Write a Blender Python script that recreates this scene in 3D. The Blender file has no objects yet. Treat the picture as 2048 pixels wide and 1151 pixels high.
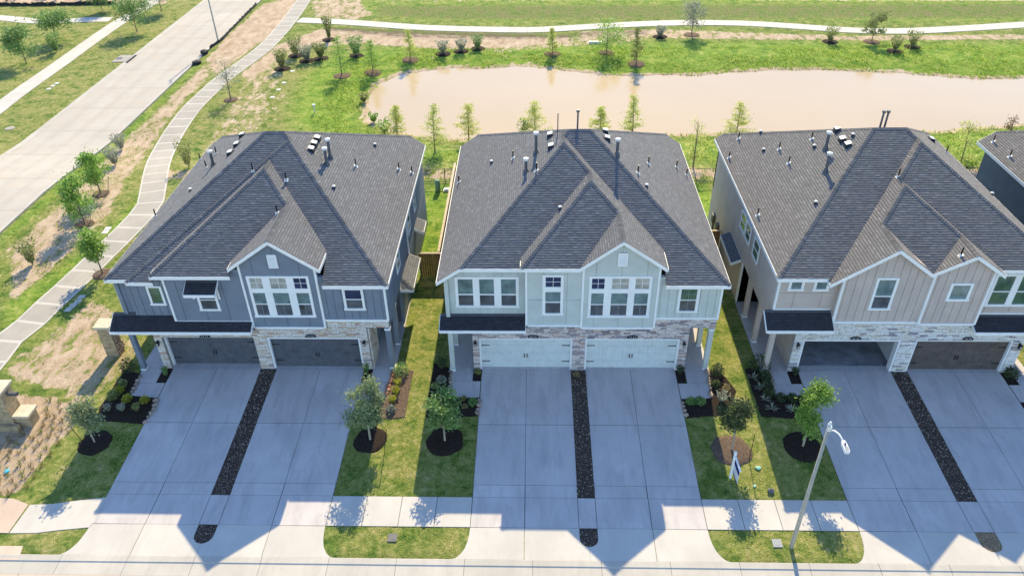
import bpy, math, random
import numpy as np
from mathutils import Vector, Matrix
R = math.radians
random.seed(7)

# ---------------------------------------------------------------- camera
CX, CY, FPX, CAMH = 1024.0, 575.5, 1533.0, 28.79
def _setup():
    vy, vzx = (1068.0, -515.0), 1063.0
    Y = np.array([vy[0]-CX, vy[1]-CY, FPX]); Y /= np.linalg.norm(Y)
    D = np.array([vzx-CX, 2741.0-CY, FPX]); D -= D.dot(Y)*Y; D /= np.linalg.norm(D)
    Z = -D
    return np.cross(Y, Z), Y, Z
CXA, CYA, CZA = _setup()
scene = bpy.context.scene
cam = bpy.data.cameras.new('camera'); camo = bpy.data.objects.new('camera', cam)
scene.collection.objects.link(camo); scene.camera = camo
cam.sensor_width = 36.0; cam.lens = 36.0*FPX/2048.0; cam.clip_end = 6000; cam.clip_start = 0.5
rt = [CXA[0], CYA[0], CZA[0]]; up = [-CXA[1], -CYA[1], -CZA[1]]; bk = [-CXA[2], -CYA[2], -CZA[2]]
camo.matrix_world = Matrix(((rt[0], up[0], bk[0], 0), (rt[1], up[1], bk[1], 0), (rt[2], up[2], bk[2], CAMH), (0, 0, 0, 1)))
scene.render.resolution_x = 1024; scene.render.resolution_y = 575

# ---------------------------------------------------------------- sky, sun, exposure
SUN_EL, SUN_AZ = 36.9, 4.5            # azimuth: degrees from +Y toward +X
world = bpy.data.worlds.new('World'); scene.world = world; world.use_nodes = True
nt = world.node_tree; nt.nodes.clear()
sky = nt.nodes.new('ShaderNodeTexSky'); sky.sky_type = 'NISHITA'; sky.sun_disc = False
sky.sun_elevation = R(SUN_EL); sky.sun_rotation = R(SUN_AZ)
sky.air_density = 1.0; sky.dust_density = 0.1; sky.ozone_density = 4.0
bg = nt.nodes.new('ShaderNodeBackground'); bg.inputs['Strength'].default_value = 0.115
wo = nt.nodes.new('ShaderNodeOutputWorld')
nt.links.new(sky.outputs[0], bg.inputs[0]); nt.links.new(bg.outputs[0], wo.inputs[0])
sd = bpy.data.lights.new('sun', 'SUN'); sd.energy = 2.85; sd.angle = R(0.5); sd.color = (1.0, 0.85, 0.53)
so = bpy.data.objects.new('sun', sd); scene.collection.objects.link(so)
sdir = Vector((math.sin(R(SUN_AZ))*math.cos(R(SUN_EL)), math.cos(R(SUN_AZ))*math.cos(R(SUN_EL)), math.sin(R(SUN_EL))))
so.rotation_euler = sdir.to_track_quat('Z', 'Y').to_euler(); so.location = (10, 60, 60)
vs = scene.view_settings; vs.view_transform = 'Standard'; vs.look = 'None'; vs.gamma = 1.0; vs.use_curve_mapping = False
vs.exposure = 1.6

# ---------------------------------------------------------------- picture <-> ground
def ray(px, py):
    c = np.array([px-CX, py-CY, FPX]); return np.array([c@CXA, c@CYA, c@CZA])
def gp(px, py, z=0.0):
    r = ray(px, py); t = (z-CAMH)/r[2]; return float(r[0]*t), float(r[1]*t)
def onplane(px, py, yy):
    r = ray(px, py); t = yy/r[1]; return float(r[0]*t), float(CAMH+r[2]*t)
POND_Z = -1.25
def smooth(t): t = np.clip(t, 0, 1); return t*t*(3-2*t)
def g0(x, y):
    a = -0.45*np.clip((32.4-y)/8.6, 0, 1) - 0.016*np.clip(23.8-y, 0, 6)
    b = -0.85*smooth((y-53)/13.0)
    return a+b
pond_px = [(735,235),(733,212),(738,190),(760,166),(800,150),(860,140),(905,137),(960,138),(1010,134),(1060,133),(1100,137),(1150,143),(1200,150),(1262,152),(1330,149),(1390,152),(1450,146),(1550,140),(1660,140),(1720,143),(1800,146),(1900,155),(1960,158),(2048,157),(2300,150),(2300,246),(2048,249),(1960,256),(1880,263),(1720,266),(1440,265),(1380,270),(1200,268),(1000,280),(900,279),(850,276),(800,267),(760,256)]
pond = [gp(a, b, POND_Z) for a, b in pond_px]
def wob(pts, n=4, amp=0.18, seed=3):
    rr = random.Random(seed); out = []
    for i, p in enumerate(pts):
        q = pts[(i+1) % len(pts)]
        for k in range(n):
            t = k/n
            out.append((p[0]+(q[0]-p[0])*t+rr.uniform(-amp, amp), p[1]+(q[1]-p[1])*t+rr.uniform(-amp, amp)))
    return out
pond = wob(pond)
def inside(px, py, poly):
    px = np.asarray(px, float); py = np.asarray(py, float); c = np.zeros(px.shape, bool)
    n = len(poly)
    for i in range(n):
        x1, y1 = poly[i]; x2, y2 = poly[(i+1) % n]
        if y1 == y2: continue
        m = ((y1 > py) != (y2 > py)) & (px < (x2-x1)*(py-y1)/(y2-y1)+x1)
        c ^= m
    return c
def dist(px, py, poly, closed=True):
    px = np.asarray(px, float); py = np.asarray(py, float); d = np.full(px.shape, 1e9)
    n = len(poly)
    for i in range(n if closed else n-1):
        x1, y1 = poly[i]; x2, y2 = poly[(i+1) % n]
        dx, dy = x2-x1, y2-y1; L = dx*dx+dy*dy+1e-9
        t = np.clip(((px-x1)*dx+(py-y1)*dy)/L, 0, 1)
        d = np.minimum(d, np.hypot(px-x1-t*dx, py-y1-t*dy))
    return d
def g(x, y):
    x = np.asarray(x, float); y = np.asarray(y, float)
    z = g0(x, y)
    if np.any(y > 58):
        ins = inside(x, y, pond); d = dist(x, y, pond)
        zo = POND_Z+0.05+(z-POND_Z-0.05)*smooth(d/4.0)
        zi = POND_Z+0.05-np.minimum(0.35*d, 0.9)
        z = np.where(y > 58, np.where(ins, zi, zo), z)
    return z
def gz(x, y): return float(g0(x, y)) if y < 58 else float(g(np.array([x]), np.array([y]))[0])
def gpx(px, py):
    z = 0.0
    for _ in range(6):
        x, y = gp(px, py, z); z = gz(x, y)
    x, y = gp(px, py, z)
    return x, y

# ---------------------------------------------------------------- helpers
COL = scene.collection
OFF = {}
class MB:
    def __init__(s): s.v = []; s.f = []; s.mi = []; s.tone = []
    def face(s, pts, mi=0, tone=0.5):
        b = len(s.v); s.v.extend([tuple(p) for p in pts]); s.f.append(tuple(range(b, b+len(pts)))); s.mi.append(mi); s.tone.append(tone)
    def box(s, x0, x1, y0, y1, z0, z1, mi=0, tone=.5):
        b = len(s.v)
        s.v += [(x0,y0,z0),(x1,y0,z0),(x1,y1,z0),(x0,y1,z0),(x0,y0,z1),(x1,y0,z1),(x1,y1,z1),(x0,y1,z1)]
        for q in ((3,2,1,0),(4,5,6,7),(0,1,5,4),(1,2,6,5),(2,3,7,6),(3,0,4,7)):
            s.f.append(tuple(b+i for i in q)); s.mi.append(mi); s.tone.append(tone)
    def prism(s, poly, a, b, axis='z', mi=0, tone=.5):
        """poly extruded between a and b along axis: z: (x,y); y: (x,z); x: (y,z)"""
        def P(p, t):
            if axis == 'z': return (p[0], p[1], t)
            if axis == 'y': return (p[0], t, p[1])
            return (t, p[0], p[1])
        n = len(poly); k = len(s.v)
        s.v += [P(p, a) for p in poly]+[P(p, b) for p in poly]
        s.f.append(tuple(range(k+n-1, k-1, -1))); s.f.append(tuple(range(k+n, k+2*n)))
        for i in range(n): s.f.append((k+i, k+(i+1) % n, k+n+(i+1) % n, k+n+i))
        s.mi += [mi]*(n+2); s.tone += [tone]*(n+2)
    def hexa(s, bot, top, mi=0):
        k = len(s.v); s.v += list(bot)+list(top); n = len(bot)
        s.f.append(tuple(range(k+n-1, k-1, -1))); s.f.append(tuple(range(k+n, k+2*n)))
        for i in range(n): s.f.append((k+i, k+(i+1) % n, k+n+(i+1) % n, k+n+i))
        s.mi += [mi]*(n+2); s.tone += [.5]*(n+2)
    def tube(s, pts, rad, n=6, mi=0, cap=True):
        pts = [Vector(p) for p in pts]; rad = rad if isinstance(rad, (list, tuple)) else [rad]*len(pts)
        rings = []
        for i, p in enumerate(pts):
            d = (pts[min(i+1, len(pts)-1)]-pts[max(i-1, 0)])
            d = d.normalized() if d.length > 1e-9 else Vector((0,0,1))
            a = d.orthogonal().normalized() if abs(d.z) < .99 else Vector((1,0,0)); a = (a-d*a.dot(d)).normalized(); b = d.cross(a)
            k = len(s.v); rings.append(k)
            for j in range(n):
                t = 2*math.pi*j/n; q = p+(a*math.cos(t)+b*math.sin(t))*rad[i]; s.v.append(tuple(q))
        for i in range(len(rings)-1):
            for j in range(n):
                s.f.append((rings[i]+j, rings[i]+(j+1) % n, rings[i+1]+(j+1) % n, rings[i+1]+j)); s.mi.append(mi); s.tone.append(.5)
        if cap:
            s.f.append(tuple(rings[-1]+j for j in range(n))); s.f.append(tuple(rings[0]+j for j in range(n-1, -1, -1))); s.mi += [mi]*2; s.tone += [.5]*2
    def mesh(s, name, mats, off=(0,0,0), tone=False, smooth=False):
        me = bpy.data.meshes.new(name)
        if off != (0,0,0): v = (np.array(s.v)-np.array(off)).tolist()
        else: v = s.v
        me.from_pydata(v, [], s.f)
        for m in mats: me.materials.append(m)
        if len(mats) > 1: me.polygons.foreach_set('material_index', s.mi)
        if tone:
            at = me.attributes.new('tone', 'FLOAT', 'FACE'); at.data.foreach_set('value', s.tone)
        if smooth: me.polygons.foreach_set('use_smooth', [True]*len(me.polygons))
        me.update(); return me
def tag(o, label=None, cat=None, group=None, kind=None):
    if label: o['label'] = label
    if cat: o['category'] = cat
    if group: o['group'] = group
    if kind: o['kind'] = kind
    return o
def thing(name, label, cat, loc=(0,0,0), group=None):
    o = bpy.data.objects.new(name, None); COL.objects.link(o); o.location = loc; o.empty_display_size = .2
    OFF[o.name] = tuple(loc); return tag(o, label, cat, group)
def add(name, mb, mats, parent=None, tone=False, smooth=False, kind=None):
    """world-space builder -> object (child of parent, keeping its place)"""
    if not isinstance(mats, (list, tuple)): mats = [mats]
    off = OFF[parent.name] if parent else (0,0,0)
    o = bpy.data.objects.new(name, mb.mesh(name, mats, off, tone, smooth)); COL.objects.link(o)
    if parent: o.parent = parent
    OFF[o.name] = off
    if kind: o['kind'] = kind
    return o
def inst(name, me, loc, parent=None, rot=(0,0,0), scale=(1,1,1)):
    o = bpy.data.objects.new(name, me); COL.objects.link(o)
    off = OFF[parent.name] if parent else (0,0,0)
    if parent: o.parent = parent
    o.location = (loc[0]-off[0], loc[1]-off[1], loc[2]-off[2]); o.rotation_euler = rot; o.scale = scale
    OFF[o.name] = tuple(loc); return o
def struct(name, mb, mats, **k):
    o = add(name, mb, mats, **k); o['kind'] = 'structure'; return o
def clip(poly, a, b, c):
    """keep a*x+b*y+c >= 0"""
    out = []; n = len(poly)
    for i in range(n):
        p, q = poly[i], poly[(i+1) % n]
        dp, dq = a*p[0]+b*p[1]+c, a*q[0]+b*q[1]+c
        if dp >= 0: out.append(p)
        if (dp > 0 and dq < 0) or (dp < 0 and dq > 0):
            t = dp/(dp-dq); out.append((p[0]+(q[0]-p[0])*t, p[1]+(q[1]-p[1])*t))
    return out
def area(p): return 0.5*sum(p[i][0]*p[(i+1) % len(p)][1]-p[(i+1) % len(p)][0]*p[i][1] for i in range(len(p)))

# ---------------------------------------------------------------- materials
MAT = {}
def base_mat(name):
    m = bpy.data.materials.new(name); m.use_nodes = True; nt = m.node_tree; nt.nodes.clear()
    out = nt.nodes.new('ShaderNodeOutputMaterial'); p = nt.nodes.new('ShaderNodeBsdfPrincipled')
    nt.links.new(p.outputs[0], out.inputs[0]); MAT[name] = m
    return m, nt, p, out
def N(nt, t, **k):
    n = nt.nodes.new(t)
    for a, b in k.items(): setattr(n, a, b)
    return n
def pos(nt, scale=(1,1,1)):
    gmn = N(nt, 'ShaderNodeNewGeometry'); mp = N(nt, 'ShaderNodeMapping'); mp.inputs['Scale'].default_value = scale
    nt.links.new(gmn.outputs['Position'], mp.inputs['Vector']); return mp.outputs[0]
def noise(nt, vec, scale, detail=4, rough=.55, dist=0):
    n = N(nt, 'ShaderNodeTexNoise'); n.inputs['Scale'].default_value = scale; n.inputs['Detail'].default_value = detail
    n.inputs['Roughness'].default_value = rough; n.inputs['Distortion'].default_value = dist
    nt.links.new(vec, n.inputs['Vector']); return n.outputs['Fac']
def ramp(nt, fac, stops):
    r = N(nt, 'ShaderNodeValToRGB'); e = r.color_ramp.elements
    while len(e) > 1: e.remove(e[-1])
    for i, (p, c) in enumerate(stops):
        el = e[0] if i == 0 else e.new(p)
        el.position = p; el.color = (*c, 1) if len(c) == 3 else c
    nt.links.new(fac, r.inputs[0]); return r.outputs[0]
def mixc(nt, fac, a, b, blend='MIX'):
    m = N(nt, 'ShaderNodeMix', data_type='RGBA', blend_type=blend)
    for i, v in ((0, fac), (6, a), (7, b)):
        if isinstance(v, (int, float)): m.inputs[i].default_value = v
        elif isinstance(v, tuple): m.inputs[i].default_value = (*v, 1) if len(v) == 3 else v
        else: nt.links.new(v, m.inputs[i])
    return m.outputs[2]
def mth(nt, op, a, b=None, c=None, clampv=False):
    m = N(nt, 'ShaderNodeMath', operation=op, use_clamp=clampv)
    for i, v in enumerate((a, b, c)):
        if v is None: continue
        if isinstance(v, (int, float)): m.inputs[i].default_value = v
        else: nt.links.new(v, m.inputs[i])
    return m.outputs[0]
def bump(nt, p, h, strength=.3, dist=.02):
    b = N(nt, 'ShaderNodeBump'); b.inputs['Strength'].default_value = strength; b.inputs['Distance'].default_value = dist
    nt.links.new(h, b.inputs['Height']); nt.links.new(b.outputs[0], p.inputs['Normal'])
def objrand(nt): return N(nt, 'ShaderNodeObjectInfo').outputs['Random']
def attr(nt, name): return N(nt, 'ShaderNodeAttribute', attribute_name=name)
def simple(name, c, rough=.6, var=.08, sc=3.0, spec=.3, bmp=0.0, bsc=60, metal=0.0, rnd=0.0):
    m, nt, p, _ = base_mat(name); v = pos(nt)
    f = noise(nt, v, sc, 5)
    lo = tuple(max(0, x*(1-var*2)) for x in c); hi = tuple(min(1, x*(1+var*2)) for x in c)
    col = ramp(nt, f, [(.25, lo), (.75, hi)])
    if rnd: col = mixc(nt, mth(nt, 'MULTIPLY', objrand(nt), rnd), col, tuple(x*.45 for x in c))
    nt.links.new(col, p.inputs['Base Color']); p.inputs['Roughness'].default_value = rough
    p.inputs['Specular IOR Level'].default_value = spec; p.inputs['Metallic'].default_value = metal
    if bmp: bump(nt, p, noise(nt, v, bsc, 3), bmp, .01)
    return m
def concrete(name, c, stain=.5, dark=.55, tint=None, lanes=False):
    m, nt, p, _ = base_mat(name); v = pos(nt)
    f1 = noise(nt, v, .55, 6, .6); f2 = noise(nt, v, 3.2, 5, .65, .6); f3 = noise(nt, v, 38, 3); f4 = noise(nt, pos(nt, (1.6, .35, 1)), 1.1, 5, .7, .4)
    col = ramp(nt, f1, [(.3, tuple(x*.86 for x in c)), (.7, tuple(x*1.08 for x in c))])
    col = mixc(nt, mth(nt, 'MULTIPLY', ramp(nt, f4, [(.46, (0,0,0)), (.72, (1,1,1))]), stain), col, tuple(x*dark for x in c))
    col = mixc(nt, mth(nt, 'MULTIPLY', ramp(nt, f2, [(.6, (0,0,0)), (.74, (1,1,1))]), stain*.5), col, tuple(x*dark*.9 for x in c))
    col = mixc(nt, mth(nt, 'MULTIPLY', f3, .35), col, tuple(x*.8 for x in c))
    if tint: col = mixc(nt, ramp(nt, noise(nt, v, .35, 5, .6), [(.5, (0,0,0)), (.72, (1,1,1))]), col, tint)
    col = mixc(nt, mth(nt, 'MULTIPLY', objrand(nt), .34), col, tuple(x*.72 for x in c))
    if lanes:
        sx_ = N(nt, 'ShaderNodeSeparateXYZ'); nt.links.new(pos(nt), sx_.inputs[0]); w_ = mth(nt, 'COSINE', mth(nt, 'MULTIPLY', mth(nt, 'ADD', sx_.outputs[0], 43.4), 3.065))
        w_ = mth(nt, 'MULTIPLY', mth(nt, 'MAXIMUM', w_, 0.0), mth(nt, 'MULTIPLY', noise(nt, pos(nt, (1, .06, 1)), .9, 4), .55)); col = mixc(nt, w_, col, tuple(x*.68 for x in c))
    nt.links.new(col, p.inputs['Base Color']); p.inputs['Roughness'].default_value = .88; p.inputs['Specular IOR Level'].default_value = .2
    bump(nt, p, noise(nt, v, 90, 3), .12, .01)
    return m
concrete('drive', (.56, .51, .495), .85, .62)
concrete('walk', (.56, .52, .475), .25)
concrete('walk_panel', (.385, .35, .31), .25)
concrete('road', (.475, .43, .38), .25, .7, tint=(.44, .375, .31), lanes=True)
concrete('street', (.57, .47, .38), .35, .7, tint=(.60, .46, .35))
concrete('kerbmat', (.50, .46, .41), .45, .6)
concrete('pinkwalk', (.58, .45, .36), .3)
simple('joint', (.10, .095, .09), .95, .15, 9)
simple('paint_white', (.84, .83, .80), .5, .03, 2)
simple('muntin', (.24, .29, .27), .5, .05, 3)
simple('blue', (.190, .222, .268), .65, .06, 1.2)
simple('mint', (.53, .565, .525), .65, .05, 1.2)
simple('beige', (.53, .44, .385), .7, .05, 1.2)
simple('navy', (.085, .115, .165), .65, .06, 1.2)
simple('door_dark', (.105, .108, .122), .5, .12, 3)
simple('door_mint', (.64, .67, .63), .5, .05, 3)
simple('door_brown', (.115, .092, .080), .5, .15, 3)
simple('black', (.012, .012, .013), .4, .1, 5)
simple('iron', (.02, .018, .016), .5, .1, 5)
simple('garage_floor', (.26, .255, .265), .8, .2, 1.5)
simple('interior', (.50, .50, .50), .9, .05, 1)
simple('metal_grey', (.11, .11, .12), .5, .12, 6)
simple('vent_white', (.66, .65, .64), .5, .08, 6); simple('vent_body_shade', (.03, .03, .038), .5, .1, 6)  # second: vent bodies, dark openings and shaded sides put into the colour
simple('lamp_pole', (.40, .37, .30), .75, .08, 4)
simple('lamp_white', (.75, .75, .74), .4, .04, 4)
simple('lens', (.30, .31, .31), .25, .06, 20)
simple('utility_green', (.16, .28, .19), .6, .08, 4)
simple('pad', (.66, .63, .60), .8, .1, 8)
simple('limestone', (.44, .335, .205), .85, .18, 4, bmp=.4, bsc=18, rnd=.3)
simple('limestone_cap', (.56, .48, .36), .85, .1, 5, bmp=.2, bsc=30)
simple('rubble', (.36, .28, .20), .9, .25, 6, bmp=.4, bsc=20, rnd=.8)
simple('bark', (.17, .14, .105), .9, .2, 20, bmp=.4, bsc=60)
simple('bark_pale', (.36, .31, .25), .9, .18, 20)
simple('fence_wood', (.30, .145, .06), .8, .25, 7, rnd=.5)
simple('fence_grey', (.50, .40, .29), .8, .2, 7, rnd=.4)
simple('bed_stone', (.40, .30, .23), .85, .22, 7, bmp=.4, bsc=25, rnd=.6)
simple('bed_stone_red', (.42, .20, .13), .85, .22, 7, bmp=.4, bsc=25, rnd=.5)
simple('pebble', (.045, .035, .03), .8, .6, 30, rnd=0)
simple('sign_face', (.74, .74, .74), .4, .05, 4)
simple('sign_blue', (.02, .03, .16), .5, .1, 4)
simple('litter_blue', (.08, .45, .62), .4, .05, 4)
simple('litter_green', (.35, .62, .48), .4, .05, 4)
simple('screen', (.80, .78, .74), .5, .05, 4)
simple('silt', (.025, .025, .028), .8, .3, 4)

def glass(name, c):
    m, nt, p, _ = base_mat(name); v = pos(nt)
    col = ramp(nt, noise(nt, v, 1.7, 3), [(.3, tuple(x*.6 for x in c)), (.7, tuple(x*1.4 for x in c))])
    sp = N(nt, 'ShaderNodeSeparateXYZ'); nt.links.new(pos(nt), sp.inputs[0])
    sl = mth(nt, 'FRACT', mth(nt, 'MULTIPLY', sp.outputs[2], 18.0))
    col = mixc(nt, mth(nt, 'MULTIPLY', mth(nt, 'GREATER_THAN', sl, .72), .35), col, tuple(x*.5 for x in c))
    nt.links.new(col, p.inputs['Base Color']); p.inputs['Roughness'].default_value = .06; p.inputs['Specular IOR Level'].default_value = .6; p.inputs['IOR'].default_value = 1.5
glass('glass_teal', (.16, .225, .215)); glass('glass_dark', (.105, .105, .11)); glass('glass_pale', (.42, .40, .34)); glass('glass_green', (.09, .15, .10)); glass('glass_navy', (.035, .04, .09))

def shingle(name, c):
    m, nt, p, _ = base_mat(name); v = pos(nt)
    a = attr(nt, 'tone').outputs['Fac']
    col = ramp(nt, a, [(0, tuple(x*.60 for x in c)), (.15, tuple(x*.68 for x in c)), (.3, tuple(x*.80 for x in c)), (.65, c), (1, tuple(min(1, x*1.45) for x in c))])  # lowest stops colour the painted shadow band of each course
    col = mixc(nt, .5, col, ramp(nt, noise(nt, v, 55, 3), [(.3, (.5, .5, .5)), (.7, (1.3, 1.3, 1.3))]), 'MULTIPLY')
    col = mixc(nt, mth(nt, 'MULTIPLY', noise(nt, v, .5, 3), .35), col, tuple(x*.8 for x in c))
    nt.links.new(col, p.inputs['Base Color']); p.inputs['Roughness'].default_value = .95; p.inputs['Specular IOR Level'].default_value = .15
    bump(nt, p, noise(nt, v, 120, 2), .35, .01)
shingle('shingle', (.160, .160, .172)); shingle('shingle_warm', (.182, .172, .170)); shingle('shingle_shade', (.055, .052, .060))  # last: shaded copy for porch roofs, full shade put into its colour
simple('flash', (.085, .085, .09), .5, .1, 6)

def stone(name, cols):
    m, nt, p, _ = base_mat(name); v = pos(nt)
    col = ramp(nt, objrand(nt), cols)
    col = mixc(nt, .55, col, ramp(nt, noise(nt, v, 9, 4, .6), [(.3, (.5,.5,.5)), (.65, (1,1,1))]), 'MULTIPLY')
    nt.links.new(col, p.inputs['Base Color']); p.inputs['Roughness'].default_value = .9; p.inputs['Specular IOR Level'].default_value = .2
    bump(nt, p, noise(nt, v, 28, 4), .6, .02)
stone('stone_cream', [(0,(.76,.66,.56)),(.45,(.84,.76,.67)),(.68,(.72,.61,.52)),(.8,(.78,.64,.46)),(.93,(.60,.38,.28)),(1,(.48,.38,.36))])
stone('stone_mauve', [(0,(.70,.58,.51)),(.45,(.80,.69,.61)),(.62,(.54,.46,.44)),(.78,(.36,.31,.32)),(.9,(.62,.43,.35)),(1,(.24,.21,.24))])
stone('stone_white', [(0,(.80,.76,.70)),(.55,(.88,.84,.78)),(.75,(.78,.68,.53)),(.88,(.46,.40,.39)),(1,(.34,.30,.34))])
simple('mortar_cream', (.34, .30, .27), .95, .15, 9); simple('mortar_mauve', (.20, .18, .18), .95, .15, 9); simple('mortar_white', (.42, .40, .38), .95, .15, 9)

def leafmat(name, c, var=.4, trans=.35, patch=None):
    m, nt, p, out = base_mat(name)
    a = attr(nt, 'tone').outputs['Fac']
    col = ramp(nt, a, [(0, tuple(x*(1-var) for x in c)), (.5, c), (1, (min(1, c[0]*(1+var*1.3)), min(1, c[1]*(1+var)), c[2]*(1+var*.5)))])
    col = mixc(nt, mth(nt, 'MULTIPLY', objrand(nt), .25), col, (c[0]*1.2, c[1]*.9, c[2]))
    if patch:
        v = pos(nt); f = mth(nt, 'ADD', mth(nt, 'MULTIPLY', noise(nt, v, .7, 5, .6, .4), .55), mth(nt, 'MULTIPLY', noise(nt, v, 3.0, 5, .65, .4), .45))
        col = mixc(nt, ramp(nt, f, [(.46, (0,0,0)), (.60, (1,1,1))]), col, patch); col = mixc(nt, ramp(nt, f, [(.36, (.75,.75,.75)), (.44, (0,0,0))]), col, (c[0]*.35, c[1]*.5, c[2]*.4))
    nt.links.new(col, p.inputs['Base Color']); p.inputs['Roughness'].default_value = .55; p.inputs['Specular IOR Level'].default_value = .35
    tr = N(nt, 'ShaderNodeBsdfTranslucent'); nt.links.new(col, tr.inputs[0])
    ms = N(nt, 'ShaderNodeMixShader'); ms.inputs[0].default_value = trans
    nt.links.new(p.outputs[0], ms.inputs[1]); nt.links.new(tr.outputs[0], ms.inputs[2]); nt.links.new(ms.outputs[0], out.inputs[0])
leafmat('leaf_grey', (.26, .33, .17)); leafmat('leaf_mid', (.19, .32, .10)); leafmat('leaf_bright', (.23, .39, .075)); leafmat('leaf_dark', (.075, .11, .045))
leafmat('leaf_cypress', (.50, .56, .17), .3, .45); leafmat('leaf_cypress_green', (.29, .46, .09), .3); leafmat('leaf_olive', (.25, .29, .10)); leafmat('leaf_yellow', (.36, .38, .045), .3)
leafmat('leaf_silver', (.33, .36, .27), .3); leafmat('leaf_straw', (.30, .25, .12), .3); leafmat('turf_blade', (.35, .46, .08), .5, .65, (.62, .56, .22)); leafmat('weed_blade', (.24, .36, .05), .4, .5, (.36, .38, .10))
leafmat('leaf_red', (.22, .16, .09))

def ground_mat():
    m, nt, p, _ = base_mat('ground'); v = pos(nt)
    a = N(nt, 'ShaderNodeAttribute', attribute_name='mask'); sp = N(nt, 'ShaderNodeSeparateColor'); nt.links.new(a.outputs['Color'], sp.inputs[0])
    lush, dirt, dark = sp.outputs[0], sp.outputs[1], sp.outputs[2]; yel = a.outputs['Alpha']
    n1 = noise(nt, v, .9, 6, .62, .3); n2 = noise(nt, v, 3.6, 6, .68, .4); n3 = noise(nt, v, 22, 3, .6); n4 = noise(nt, v, .22, 4, .55)
    n5 = noise(nt, pos(nt, (1, .45, 1)), 1.3, 6, .65, .5)
    n6 = noise(nt, pos(nt, (1, .7, 1)), 2.6, 6, .66, .5)
    f = mth(nt, 'ADD', mth(nt, 'MULTIPLY', n1, .5), mth(nt, 'MULTIPLY', n2, .5))
    turf = ramp(nt, f, [(.34, (.045, .10, .02)), (.45, (.115, .185, .034)), (.54, (.23, .27, .062)), (.64, (.44, .39, .17))])
    straw = ramp(nt, n2, [(.3, (.19, .20, .06)), (.52, (.32, .29, .11)), (.7, (.50, .41, .22))])
    turf = mixc(nt, mth(nt, 'MULTIPLY', yel, ramp(nt, n1, [(.35, (0,0,0)), (.65, (1,1,1))])), turf, straw)
    lushc = ramp(nt, f, [(.35, (.06, .125, .02)), (.46, (.14, .25, .03)), (.55, (.25, .34, .05)), (.65, (.40, .37, .13))])
    col = mixc(nt, lush, turf, lushc)
    dirtc = ramp(nt, n5, [(.28, (.34, .235, .15)), (.5, (.50, .375, .265)), (.72, (.62, .49, .37))])
    dw = mth(nt, 'ADD', dirt, mth(nt, 'MULTIPLY', mth(nt, 'SUBTRACT', mth(nt, 'ADD', mth(nt, 'MULTIPLY', n5, .5), mth(nt, 'MULTIPLY', n6, .5)), .5), 2.2))
    dm = N(nt, 'ShaderNodeMapRange', interpolation_type='SMOOTHSTEP'); dm.inputs[1].default_value = .42; dm.inputs[2].default_value = .62; nt.links.new(dw, dm.inputs[0])
    dz = mth(nt, 'MULTIPLY', dm.outputs[0], mth(nt, 'GREATER_THAN', dirt, .04))
    col = mixc(nt, dz, col, dirtc)
    dkc = ramp(nt, n2, [(.3, (.07, .05, .04)), (.7, (.20, .145, .11))])
    col = mixc(nt, mth(nt, 'MULTIPLY', dark, ramp(nt, n1, [(.32, (0,0,0)), (.6, (1,1,1))])), col, dkc)
    col = mixc(nt, .75, col, ramp(nt, n3, [(.32, (.5,.5,.5)), (.68, (1.15,1.15,1.15))]), 'MULTIPLY')
    nt.links.new(col, p.inputs['Base Color']); p.inputs['Roughness'].default_value = .95; p.inputs['Specular IOR Level'].default_value = .1
    h = mth(nt, 'ADD', n3, mth(nt, 'MULTIPLY', n2, 1.5)); bump(nt, p, h, .8, .06)
ground_mat()
def mulch(name, c):
    m, nt, p, _ = base_mat(name); v = pos(nt)
    col = ramp(nt, noise(nt, v, 14, 5, .7, .5), [(.3, tuple(x*.4 for x in c)), (.55, c), (.75, tuple(x*2.4 for x in c))])
    nt.links.new(col, p.inputs['Base Color']); p.inputs['Roughness'].default_value = .95; p.inputs['Specular IOR Level'].default_value = .1
    bump(nt, p, noise(nt, v, 22, 4, .7), .9, .06)
mulch('mulch', (.036, .026, .021)); mulch('mulch_brown', (.15, .105, .08)); mulch('gravel_bed', (.075, .055, .044)); mulch('wood_chip', (.34, .24, .15)); mulch('far_mulch', (.16, .11, .08))
def water():
    m, nt, p, _ = base_mat('water'); v = pos(nt)
    col = ramp(nt, noise(nt, v, .06, 3), [(.3, (.44, .325, .195)), (.7, (.465, .35, .215))])
    nt.links.new(col, p.inputs['Base Color']); p.inputs['Roughness'].default_value = .10; p.inputs['Specular IOR Level'].default_value = .35; p.inputs['IOR'].default_value = 1.33
    bump(nt, p, noise(nt, pos(nt, (1, 2.5, 1)), 1.6, 3), .02, .05)
water()
def pebbles():
    m, nt, p, _ = base_mat('pebbles'); a = attr(nt, 'tone').outputs['Fac']
    nt.links.new(ramp(nt, a, [(0, (.04,.03,.026)), (.5, (.115,.08,.062)), (.82, (.21,.155,.12)), (1, (.52,.44,.36))]), p.inputs['Base Color']); p.inputs['Roughness'].default_value = .75
pebbles()
M = MAT

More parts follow.
